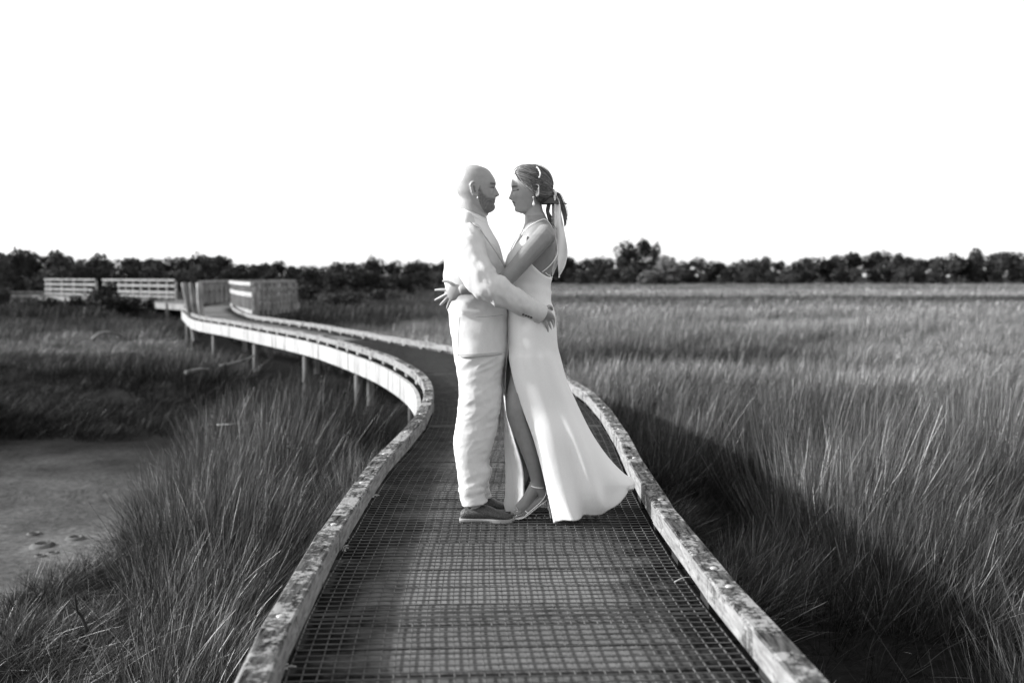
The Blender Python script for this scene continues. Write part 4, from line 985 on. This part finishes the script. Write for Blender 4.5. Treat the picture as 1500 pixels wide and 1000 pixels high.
limb(mb, [(799, 345, .135, .046), (780, 372, .19, .045), (752, 392, .21, .04), (725, 400, .205, .035), (705, 402, .20, .03), (692, 402, .19, .024)], 16)
mb.tube([W(690, 402, .19), W(682, 402, .175), W(674, 401, .15)], [.024, .036, .032], 12, 4, (.45, (0, 1, 0)))
for i in range(4): finger(mb, [(676, 393 + 5 * i, .155), (667, 392 + 6 * i, .12), (661, 392 + 6.5 * i, .08)], .008, .006)
mb.tube([W(676, 424.6, -.196), W(668, 425.5, -.198), (W(662, 428.5, -.19)), W(657, 431, -.18)], [.0255, .033, .042, .037], 16, 4, (.42, (-.25, -1, .05)))
for f in ([(668, 420, -.197), (662, 415.5, -.20), (655.5, 412.4, -.195), (649.5, 411.5, -.187)], [(657, 425, -.185), (650, 424.4, -.176), (643.5, 424.4, -.165), (638, 424.8, -.155)],
          [(655, 430.5, -.18), (648.5, 434, -.168), (643, 436.8, -.155), (638, 439.3, -.145)], [(657, 434.5, -.178), (652.3, 439.5, -.168), (648.7, 443, -.158), (645.5, 446.4, -.15)], [(661.5, 436.5, -.18), (658.5, 442, -.172), (656.6, 447, -.165), (655.2, 451.2, -.16)]):
    finger(mb, f, .0095, .0068)
# near leg (seen through the slit) and far leg
limb(mb, [(776, 505, -.075, .080), (768.5, 545, -.082, .070), (760.5, 580, -.09, .064), (758.5, 600, -.096, .061), (764, 622, -.094, .058), (774, 646, -.092, .056), (781, 668, -.09, .050), (785.5, 690, -.088, .040), (787.5, 704, -.086, .034), (790, 714, -.085, .033)], 20)
limb(mb, [(778, 505, .085, .090), (774, 560, .09, .07), (770, 605, .08, .056), (777, 640, .10, .055), (781, 670, .115, .046), (784, 698, .12, .033), (786, 709, .12, .032)], 18)
def foot(ax, ay, dy):
    D = lambda x, y, r, q=0: (W(ax + x, ay + y, dy + q), r)
    for ch, fl in (([D(-2, -8, .032), D(-1, 4, .034), D(6, 14, .029), D(8.5, 18, .024)], None), ([D(-3, -2, .033), D(-9, 10, .032), D(-17, 23, .031), D(-24, 33, .033), D(-30, 38, .030)], None)):
        mb.tube([c_[0] for c_ in ch], [c_[1] for c_ in ch], 16, 4)
    mb.tube([W(ax + 8, ay + 19, dy), W(ax - 2, ay + 27, dy), W(ax - 14, ay + 36, dy), W(ax - 26, ay + 42.5, dy)], [.022, .022, .026, .026], 12, 4)
    for i, (tx_, ty_, r_) in enumerate(((-39.5, 43.5, .0115), (-39.5, 44, .0085), (-38, 44.3, .0078), (-35.8, 44.8, .0073), (-33, 45.2, .007))):
        q = .024 - .0125 * i; b_ = W(ax - 27, ay + 41 + .4 * i, dy + q); e_ = W(ax + tx_, ay + ty_, dy + q * 1.15); mb.tube([b_, b_.lerp(e_, .6) + Vector((0, 0, .004)), e_], [r_ * 1.15, r_, r_ * .95], 10, 3); mb.ell(e_, (Vector((r_, 0, 0)), Vector((0, r_, 0)), Vector((0, 0, r_ * .9))), 8, 6)
foot(790, 708, -.085); foot(786, 702, .12)
me = fuse(mb, .0036, 2)
sh = []
for v in me.vertices:
    px, py = pxof(Vector((v.co.x, Y0, v.co.z))); y = abs(v.co.y - Y0); s_ = .215  # arm and body darker than face and hand, shade put into skin tone
    if py < 316:
        s_ = .30
        if dseg(px, py, (749, 273.6), (760.5, 274.4)) < .9 and .008 < y < .055: s_ = .07
        if dseg(px, py, (752, 280.2), (759.5, 279.4)) < .75 and .012 < y < .058: s_ = .03
        if dseg(px, py, (749.5, 295.6), (755.5, 297.4)) < 1.1 and y < .02: s_ = .11
        if dseg(px, py, (751.5, 300), (754.5, 299.3)) < 1.0 and y < .018: s_ = .12
        if dseg(px, py, (750, 297.7), (757.5, 297.5)) < .45 and y < .024: s_ = .04
        if dseg(px, py, (747, 292.2), (748.6, 292.2)) < .6 and .002 < y < .01: s_ = .08
        if dseg(px, py, (784.5, 278), (784, 283)) < 1.2 and .07 < y < .083: s_ = .09
    elif py < 345: s_ = .24
    elif px < 680: s_ = .30
    sh.append(s_)
shade_attr(me, sh); wb = link('body', me, 'skin', bride, smooth=True); WBV = bvh_of(me) if False else None
mc = me.copy(); mc.transform(Matrix.Translation(wloc(wb))); WBV = bvh_of(mc)
# gown: bodice following the body, open back, skirt slit on the near side
dress = Tab([tuple(r) for r in wt.r]); NT = 64
def toppy(px):
    return float(np.interp(px, [740, 746, 750, 756, 762, 768, 776, 784, 794, 800, 806, 816], [370, 370, 360, 346, 345, 361, 381, 390, 398, 402, 405, 407]))
LV = [  # rows of (px, py, dy) from slit edge round the back to the other slit edge
 [(749, 500, -.135), (762, 500, -.172), (780, 500, -.178), (798, 500, -.155), (813.5, 499, 0), (800, 500, .155), (778, 500, .178), (760, 500, .172), (746.5, 500, .08), (745.5, 500, -.04), (749, 500, -.12)],
 [(745.5, 523, -.13), (762, 523, -.180), (785, 522, -.187), (807, 522, -.166), (820, 520, 0), (807, 520, .166), (780, 520, .185), (758, 520, .177), (742, 523, .08), (740, 523, -.02), (742.5, 524, -.09)],
 [(753, 560, -.145), (770, 560, -.184), (794, 559, -.194), (818, 558, -.168), (830.5, 557, 0), (815, 556, .165), (787, 556, .19), (758, 557, .17), (738.5, 560, .08), (737.5, 560, 0), (740.5, 561, -.03)],
 [(766, 600, -.155), (784, 600, -.19), (809, 599, -.198), (833, 597, -.168), (847.5, 596, 0), (828, 594, .17), (794, 594, .19), (760, 596, .165), (739, 600, .09), (737.8, 601, .03), (742, 602, 0)],
 [(780.5, 640, -.17), (799, 640, -.215), (827, 639, -.22), (852, 637, -.185), (867.5, 634, 0), (846, 632, .175), (804, 632, .185), (765, 634, .16), (742, 640, .10), (741, 642, .04), (754, 643, 0)],
 [(792, 680, -.18), (812, 681, -.225), (842, 681, -.225), (871, 678, -.19), (894, 673, -.01), (864, 668, .17), (814, 668, .175), (770, 670, .155), (745.5, 680, .10), (746, 684, .045), (766, 684, .0)],
 [(801, 718, -.19), (822, 719, -.235), (854, 719, -.225), (884, 711, -.17), (917, 699, -.02), (880, 697, .14), (822, 702, .16), (775, 706, .14), (747, 716, .10), (748, 722, .05), (768, 722, .0)],
 [(807, 745, -.198), (828, 743, -.235), (862, 741, -.215), (889, 731, -.13), (928.5, 708, -.03), (890, 712, .12), (828, 722, .15), (780, 730, .13), (747, 738, .10), (747.5, 740, .05), (767, 733, .0)],
 [(811, 765.5, -.2), (835, 760, -.23), (866, 756.5, -.20), (892, 744, -.11), (929, 717, -.04), (893, 722, .10), (830, 730, .14), (782, 738, .12), (750, 748, .095), (752, 749.5, .05), (764, 742, .0)]]
G = [[W(*p) for p in row] for row in LV]
TH = [-.42, -1.1, -1.57, -2.1, -3.14, -4.2, -4.71, -5.2, -5.95, -6.3, -.42 - 2 * math.pi]
G[0] = [dress.pt(dress.t_of(497), a, .0085) for a in TH]; G.insert(1, [dress.pt(dress.t_of(508), a, .0085) for a in TH])
ths = [v.x for v in catmull([Vector((a, 0, 0)) for a in TH], 8)]
rowsS = [catmull(r_, 8) for r_ in G]; rowsS[0] = [dress.pt(dress.t_of(497), a, .0085) for a in ths]; rowsS[1] = [dress.pt(dress.t_of(508), a, .0085) for a in ths]
cols = list(zip(*rowsS)); colsS = []; NB = 38
for a, c_ in zip(ths, cols):
    x0, _ = pxof(Vector((dress.pt(dress.t_of(372), a).x, Y0, 1.5))); tp = toppy(x0)
    up = [dress.pt(dress.t_of(tp + (497 - tp) * i / NB), a, .0085 if i else .0065) for i in range(NB)]
    cc = up + catmull(list(c_), 9)
    for _ in range(90):
        q_ = cc[:]
        for i in range(NB - 14, NB + 18): q_[i] = (cc[i - 1] + cc[i] * 2 + cc[i + 1]) / 4
        cc = q_
    colsS.append(cc)
NR = len(colsS[0]); NCc = len(colsS); mb = MB()
for i in range(NR):
    for j in range(NCc): mb.v.append(tuple(colsS[j][i]))
for i in range(NR - 1):
    for j in range(NCc - 1): a = i * NCc + j; mb.f.append((a, a + 1, a + NCc + 1, a + NCc))
me = mb.mesh('skirt'); nrm = [Vector(v.normal) for v in me.vertices]
for idx, v in enumerate(me.vertices):
    i, j = divmod(idx, NCc); t = max(0, (i - NB) / (NR - 1 - NB)); v0 = v.co.copy(); u = j / (NCc - 1); k = sstep(.25, 1, t); e = sstep(0, .06, u) * (1 - sstep(.90, 1, u)) * sstep(.05, .2, t)
    w = (math.sin(u * 34 + 1.6 * math.sin(t * 2.2) + 1.4 * noise.noise(Vector((u * 5, t * 2, 1)))) + .5 * math.sin(u * 61 + 3 * t)) * .027 * k ** 1.6 + .006 * noise.noise(Vector((u * 12, t * 3, 2))) * (.3 + k)
    if u > .82: w *= .6
    v.co = v.co + nrm[idx] * w * e
    if t < .12:
        px_, py_ = pxof(v0); kk = sstep(385, 410, py_) * (1 - sstep(430, 480, py_)); q_ = v0
        if i > 0: v.co = v.co + nrm[idx] * (.001 + .0035 * kk) * noise.noise(Vector((q_.x * 14 - q_.z * 10, q_.y * 6, q_.z * 26 + q_.x * 12)))
    if v.co.z < .006: v.co.z = .006 + .002 * random.random()
bm_ = bmesh.new(); bm_.from_mesh(me); bmesh.ops.remove_doubles(bm_, verts=bm_.verts, dist=.0006); bm_.to_mesh(me); bm_.free()
bod = sk = link('gown', me, 'dress_crepe', bride, smooth=True); m_ = sk.modifiers.new('t', 'SOLIDIFY'); m_.thickness = .0035; m_.offset = 0
# straps on the body
def onbody(px, py, side=-1, lift=.003, guess=-.1):
    p = W(px, py, guess); h = WBV.ray_cast(Vector((p.x, Y0 + side * .6, p.z)), Vector((0, -side, 0)))
    if not h[0]: h = WBV.find_nearest(p)
    q = W(px, py, h[0].y - Y0); return Vector((q.x, h[0].y + side * lift, q.z))
def strap(pts, r=.0028, side=-1, nm='strap', m='strap_white', parent=None):
    P = [onbody(a, b, side) if len(q) == 2 else W(*q) for q in pts for a, b in (q[:2],)]
    mb = MB(); mb.tube(P, r, 8, 5); return mb.build(nm, m, parent or bod, smooth=True)
for sg in (-1, 1):
    strap([(763.5, 345), (768, 338.5), (775, 332), (783, 327), (791, 322.8), (797.5, 321.2), (801.5, 323, sg * .055)], .0030, sg)
    strap([(801.5, 323, sg * .055), (805, 327, sg * .05), (809, 334, sg * .045), (813, 345, sg * .04), (816, 360, sg * .035), (816, 372, sg * .05), (813.5, 378, sg * .07), (808, 386, sg * .085), (801, 393, sg * .1), (794, 398.5)], .0026, sg)
    strap([(799, 399.5), (803, 403), (806.5, 405, sg * .05), (806, 420, sg * .045), (805.3, 432, sg * .04), (806, 446, sg * .03)], .0024, sg)
strap([(806.5, 405, -.05), (803.5, 415, -.06), (804, 430, -.05), (805.6, 442, -.04)], .0022)
for sg in (-1, 1): strap([(748, 366, sg * .10), (753, 356, sg * .11), (759, 346.5, sg * .105), (764, 341), (768, 336)], .0020, sg)
# hair: cap, strands, ponytail
def hcap(py): pass
hr = [(241.6, 779, 772, .012), (242.8, 789, 762, .042), (245.4, 796, 756.5, .060), (250, 802.5, 752.4, .0755), (256, 807, 751.5, .083), (262, 809.2, 754.5, .087), (268, 810, 758.5, .0885), (274, 809.8, 765, .088), (280, 808.8, 772, .086), (285, 807.5, 777.5, .083), (290, 805, 781.5, .078), (295, 801.5, 785, .069), (299, 797.5, 789, .05)]
R_ = catmull([Vector(h_[:3]) for h_ in hr], 4); Wd = catmull([Vector((h_[3], 0, 0)) for h_ in hr], 4); mb = MB(); rs = []
for q, w in zip(R_, Wd):
    py, bx, fx = q; w = w.x; xc = (bx + fx) / 2 ; ring = []
    for j in range(48):
        a = 2 * math.pi * j / 48; c_, s_ = math.cos(a), math.sin(a); pw = 2.9 if c_ > 0 else 2.2
        x = xc + (fx - xc) * math.copysign(abs(c_) ** (2 / pw), c_); y = w * math.copysign(abs(s_) ** (2 / pw), s_); P_ = W(x, py)
        if c_ > 0 and abs(y) < .055 and py > 252: P_.x += (1 - (abs(y) / .055) ** 2) * (py - 252) * .0032        # hairline: the forehead stays bare
        ring.append(P_ + Vector((0, y, 0)))
    rs.append(ring)
mb.rings(rs, True); me = mb.mesh('hair'); HB = bvh_of(me)
shade_attr(me, [.045 + .02 * noise.noise(v.co * 40) for v in me.vertices]); hair = link('hair', me, 'hair', bride, smooth=True)
tie = W(811.5, 283.5)
mb = MB(); shv = []
def strand(P, r, s_):
    n0 = len(mb.v); mb.tube(P, r, 4, 2 if len(P) > 8 else 4, cap=True); shv.extend([s_] * (len(mb.v) - n0))
for i in range(900):
    sg = random.choice((-1, 1)); u = random.random(); fx_ = np.interp(u, [0, .35, .6, 1], [770, 752.5, 757, 780]); fy_ = np.interp(u, [0, .35, .6, 1], [243, 253, 266, 288]); y0 = sg * np.interp(u, [0, .35, .6, 1], [random.uniform(0, .07), .07, .086, .083])
    a = W(fx_ + random.uniform(-1, 2), fy_ + random.uniform(-1, 1)) + Vector((0, y0, 0)); b = tie + Vector((random.uniform(-.004, .006), sg * random.uniform(0, .012), random.uniform(-.014, .014)))
    mid_ = a.lerp(b, .5) + Vector((0, sg * .03 * (.3 + .7 * random.random()), .025 * (1 - u) - .012 * u)); P = catmull([a, a.lerp(mid_, .5) + Vector((0, sg * .012, .006)), mid_, mid_.lerp(b, .5) + Vector((0, sg * .008, .002)), b], 3); Q = []; lift_ = random.uniform(.0008, .0034); c0 = W(784, 272)
    for k_, p in enumerate(P):
        if k_ < 11:
            h = HB.find_nearest(p); o_ = (h[0] - c0).normalized(); Q.append(h[0] + o_ * lift_)
        else: Q.append(p)
    strand(Q, [.0007] + [.0013] * 11 + [.001], random.choice((.035, .05, .07, .10, .15, .22)))
for base_, tips, n_ in (([(813, 281), (817.5, 286), (821, 297), (825.5, 311), (828, 323), (827.5, 330)], 5.0, 110), ([(811, 284), (806.5, 293), (803.5, 304), (802, 315), (804.5, 324), (809, 331)], 3.2, 80)):
    for i in range(n_):
        ox, oy = random.gauss(0, .36), random.gauss(0, .010); L_ = random.uniform(.72, 1.04); P = []
        for k_, (x, y) in enumerate(base_):
            f_ = k_ / 5; wdt = tips * math.sin(math.pi * min(1, .15 + .75 * f_)) ; P.append(W(x + ox * wdt * (1 if k_ else .5), base_[0][1] + (y - base_[0][1]) * L_ + random.gauss(0, .3), .0) + Vector((0, oy * (1 + f_), 0)))
        strand(P, [.0016, .0019, .0019, .0018, .0014, .0006], random.choice((.03, .045, .06, .09, .15)))
for pts in ([(786, 286, -.08), (789, 292, -.075), (790, 298, -.066), (791, 301, -.06)], [(784.5, 286, -.079), (785, 293, -.072), (787.5, 299, -.062)], [(765, 262, -.075), (768, 272, -.082), (776, 279, -.083), (782, 285, -.083)], [(758, 258, -.06), (761, 268, -.074), (770, 277, -.08)], [(806, 324, .0), (811, 330, -.02), (816, 336, -.02)], [(828, 312, 0), (831, 315, 0), (833, 319, .01)]):
    strand([W(*p) for p in pts], .0008, .09)
me = mb.mesh('strands'); shade_attr(me, shv); st = link('strands', me, 'hair', hair, smooth=True); st['kind'] = 'stuff'
mb = MB(); mb.tube([W(789.5, 261, -.090), W(791.5, 254, -.086), W(789, 248, -.078), W(785, 244, -.055), W(781, 241.8, -.02), W(779.5, 241.2, .02), W(783, 243.5, .055), W(789, 250, .08), W(789.5, 261, .09)], .0036, 8, 5); mb.build('hair_band', 'ribbon', hair, smooth=True)
mb = MB(); mb.tube([W(753.5, 255, -.062), W(754.5, 250.5, -.058), W(760, 245.5, -.05), W(768, 243, -.03), W(771, 242, .0), W(768, 243, .03), W(760, 246, .05), W(753.5, 254, .062)], .0030, 8, 5); mb.build('hair_band', 'ribbon', hair, smooth=True)
# ribbon
def ribbon_sheet(pts, tk):
    P = catmull([Vector((p[0], p[1], p[2])) for p in pts], 8); Wd_ = catmull([Vector((p[3], 0, 0)) for p in pts], 8); g = MB(); rs = []
    for i, (p, w) in enumerate(zip(P, Wd_)):
        ring = [W(p.x + w.x * s_, p.y, p.z + .010 * math.sin(s_ * 3.2 + i * .18) * min(1, w.x / 4)) for s_ in np.linspace(-1, 1, 11)]; rs.append(ring)
    g.rings(rs, False, False); return g
rib = bpy.data.objects.new('ribbon', None); COL.objects.link(rib); rib.parent = bride; rib.location = tie - wloc(bride)
for pts in ([(813, 286, -.018, 2.5), (816, 296, -.02, 4.0), (817, 315, -.022, 5.0), (819, 335, -.02, 7.0), (821.5, 355, -.015, 8.5), (823.5, 372, -.01, 8.0), (822.5, 388, -.01, 5.5), (820.5, 398, -.01, 2.6), (819, 404.5, -.01, .5)],
            [(811, 287, .012, 1.8), (811.5, 305, .015, 3.2), (813.5, 330, .018, 4.5), (815, 355, .02, 5.5), (814.5, 375, .02, 5.5), (812, 390, .015, 3.6), (809.8, 399, .012, 1.6), (808.6, 404, .01, .4)]):
    g = ribbon_sheet(pts, .002); o = g.build('ribbon_tail', 'ribbon', rib, smooth=True); m_ = o.modifiers.new('t', 'SOLIDIFY'); m_.thickness = .0016
mb = MB(); mb.tube([W(811, 279.5, -.014), W(813.5, 283, -.02), W(813, 288, -.014), W(811.5, 288.5, .01), W(811.5, 280, .014), W(811, 279.5, -.014)], .0075, 10, 4); mb.ell(W(812, 284), (Vector((.014, 0, .004)), Vector((0, .02, 0)), Vector((0, 0, .016))), 12, 8); mb.build('knot', 'ribbon', rib, smooth=True)
for x, y in ((819, 405.5), (808.3, 406)):
    mb = MB(); c0 = W(x, y, -.01 if x > 815 else .01); mb.ell(c0, (Vector((.005, 0, 0)), Vector((0, .005, 0)), Vector((0, 0, .005)))); mb.build('bead', 'pearl', rib, c0, True)
for sg in (-1, 1):
    mb = MB(); mb.ell(W(781.3, 288.8, sg * .082), (Vector((.004, 0, 0)), Vector((0, .004, 0)), Vector((0, 0, .004)))); mb.tube([W(781.3, 289, sg * .082), W(781.6, 294, sg * .082)], .0010, 6, 2)
    mb.tube([W(781.6, 293.5, sg * .082), W(781.7, 296.5, sg * .082), W(781.8, 299.5, sg * .082), W(781.8, 301.8, sg * .082)], [.0015, .0045, .0072, .004], 12, 4); mb.build('earring', 'pearl', bride, W(781.3, 289, sg * .082), True)
mb = MB(); c0 = W(699.6, 289.4, -.078); mb.ell(c0, (Vector((.0035, 0, 0)), Vector((0, .003, 0)), Vector((0, 0, .006)))); mb.build('earring', 'pearl', groom, c0, True)  # pale bead added on the groom's lobe for the sunlight showing there
mb = MB(); p = W(804.4, 470, -.143)
# sandals
def sandal(ax, ay, dy, name='sandal'):
    t = bpy.data.objects.new(name, None); COL.objects.link(t); base = W(ax - 5, ay + 44, dy); base.z = 0; t.parent = bride; t.location = base - wloc(bride)
    rs = []
    for x, y, w in catmull([Vector(q) for q in ((11.5, 22, .018), (8, 24.5, .026), (-2, 31.5, .024), (-14, 41, .030), (-24, 46.8, .037), (-34, 48.6, .036), (-40, 48.8, .022), (-42.5, 48.6, .008))], 4):
        c0 = W(ax + x, ay + y, dy); c0.z = max(c0.z, .006); rs.append([c0 + Vector((0, -w, 0)), c0 + Vector((0, w, 0)), c0 + Vector((0, w, -.0055)), c0 + Vector((0, -w, -.0055))])
    g = MB(); g.rings(rs, True); g.build('sole', 'strap_white', t)
    a, b_ = W(ax + 12.5, ay + 22, dy + .012), W(ax + 17.5, ay + 46, dy + .02); b_.z = .002; g = MB(); g.tube([a, a.lerp(b_, .5), b_], [.014, .007, .005], 10, 3); g.build('heel', 'strap_white', t)
    g = MB(); ring = [W(ax - 2.8, ay + 2.8, dy) + Vector((.0375 * math.cos(q), .0375 * math.sin(q), .006 * math.cos(q + .6) * -1)) for q in [2 * math.pi * k / 16 for k in range(17)]]; g.tube(ring, .0030, 8, 2); g.build('ankle_strap', 'strap_white', t, smooth=True)
    for pts in ([(-38, 48, .028), (-31, 41.5, .010), (-24.5, 38, -.012), (-17, 42.5, -.034)], [(-34, 48, -.036), (-30.5, 42.5, -.022), (-25.5, 38, .0), (-18.5, 38, .03)], [(-29, 38.8, 0), (-33.5, 41, -.004), (-37, 43.5, .0)]):
        g = MB(); g.tube([W(ax + x, ay + y, dy + q) for x, y, q in pts], .0028, 8, 5); g.build('toe_strap', 'strap_white', t, smooth=True)
    g = MB(); g.tube([W(ax - 20, ay + 46, dy - .036), W(ax - 8, ay + 36, dy - .035), W(ax + 3, ay + 26, dy - .031), W(ax + 9.5, ay + 16, dy - .026), W(ax + 11, ay + 5, dy - .01)], .0026, 8, 5); g.build('side_strap', 'strap_white', t, smooth=True)
sandal(790, 708, -.085); sandal(786, 702, .12)

# ------------------------------------------------------------------ small things
for x, y, r_, lab in ((49, 762, .16, 'small mud mound with a dark hole, topmost on the sand'), (62, 780, .24, 'largest mud mound with a dark hole on the sand'), (110, 770, .20, 'mud mound with a dark hole, rightmost on the sand'), (76, 790, .13, 'small mud mound right below the largest one'), (58, 796, .12, 'lowest small mud mound on the sand')):
    c = on(x, y, -1.38); c.z = gz(c.x, c.y); t = thing('crab_burrow', c, lab, 'burrow', 'crab burrows on the sand'); r_ *= .55; rs = []
    for rr, hh in ((1.0, -.02), (.85, .018), (.62, .045), (.5, .038), (.42, -.02), (.36, -.07)):
        rs.append([c + Vector((math.cos(a) * rr * r_ * (1 + .18 * noise.noise(Vector((math.cos(a), math.sin(a), x)))), math.sin(a) * rr * r_, hh * r_ * 5 * (1 + .3 * noise.noise(Vector((math.cos(a) * 2, math.sin(a) * 2, y)))))) for a in [2 * math.pi * k / 20 for k in range(20)]])
    mb = MB(); mb.rings(rs, False); mb.build('mound', 'mound_mud', t, c, True)
    mb = MB(); mb.rings([rs[-1], [c + (p - c) * .5 + Vector((0, 0, -.01)) for p in rs[-1]]], True); mb.build('hole', 'twig_dark', t, c)
def stick(nm, pts, r0, m, lab, cat, side_=()):
    mb = MB(); mb.tube(pts, [r0 * (1 - .6 * i / (len(pts) - 1)) for i in range(len(pts))], 7, 5)
    for a in side_: mb.tube(a, [r0 * .5, r0 * .25], 5, 3)
    tag(mb.build(nm, m, loc=pts[0], smooth=True), lab, cat)
Yt = 5.0; g0 = lambda x, y, d=0: at(x, y, Yt + d)
stick('dead_branch', [g0(128, 925), g0(120, 903, .02), g0(113, 893), g0(110, 870, -.03)], .010, 'twig_dark', 'dark crooked dead branch sticking up from the grass beside the sand', 'branch', ([g0(120, 903, .02), g0(127, 894)], [g0(113, 893), g0(104, 888)]))
stick('pale_branch', [at(318, 622, 11.5), at(345, 621, 11.4), at(372, 618, 11.5), at(402, 615, 11.8), at(430, 609, 12.2)], .012, 'driftwood', 'pale bare branch lying in the rushes left of the bend', 'branch')
stick('driftwood_branch', [at(136, 497, 25), at(146, 489, 25), at(160, 486.5, 25.3), at(172, 489.5, 25.6), at(182, 495, 25.9)], .05, 'driftwood', 'arched pale driftwood branch on the far grass bank', 'branch')
stick('driftwood_log', [at(272, 546, 19), at(290, 541, 19.2), at(306, 540.5, 19.5)], .05, 'driftwood', 'short pale driftwood log on the dark bank', 'log')
stick('driftwood_log', [at(322, 537, 20.5), at(338, 533, 20.6), at(362, 526, 21), at(371, 521, 21.2)], .045, 'driftwood', 'longer crooked driftwood log on the dark bank nearer the posts', 'log')
a = on(988, 852, .02); b = on(1014, 845, .035); stick('straw_stem', [a, a.lerp(b, .5) + Vector((0, 0, .008)), b], .0028, 'straw', 'single pale straw lying on the netting beside the right kerb', 'straw')
for i, (x, y, lab) in enumerate(((497, 793, 'curled dry leaf litter against the left kerb, nearer the couple'), (503, 805, 'second tuft of dry litter below the curled one'), (546, 727, 'pale litter scrap under the left kerb joint'), (408, 985, 'dry litter tuft at the bottom end of the left kerb'))):
    c = on(x, y, .014); mb = MB(); r = random.Random(i)
    for k in range(7):
        a_ = r.uniform(0, 6.28); L_ = r.uniform(.015, .045); d = Vector((math.cos(a_), math.sin(a_), r.uniform(0, .4))) * L_; o_ = c + Vector((r.uniform(-.02, .02), r.uniform(-.03, .03), 0)); mb.tube([o_, o_ + d * .5 + Vector((0, 0, .008)), o_ + d], .0022, 5, 3)
    tag(mb.build('leaf_litter', 'straw', loc=c), lab, 'litter', None, 'stuff')
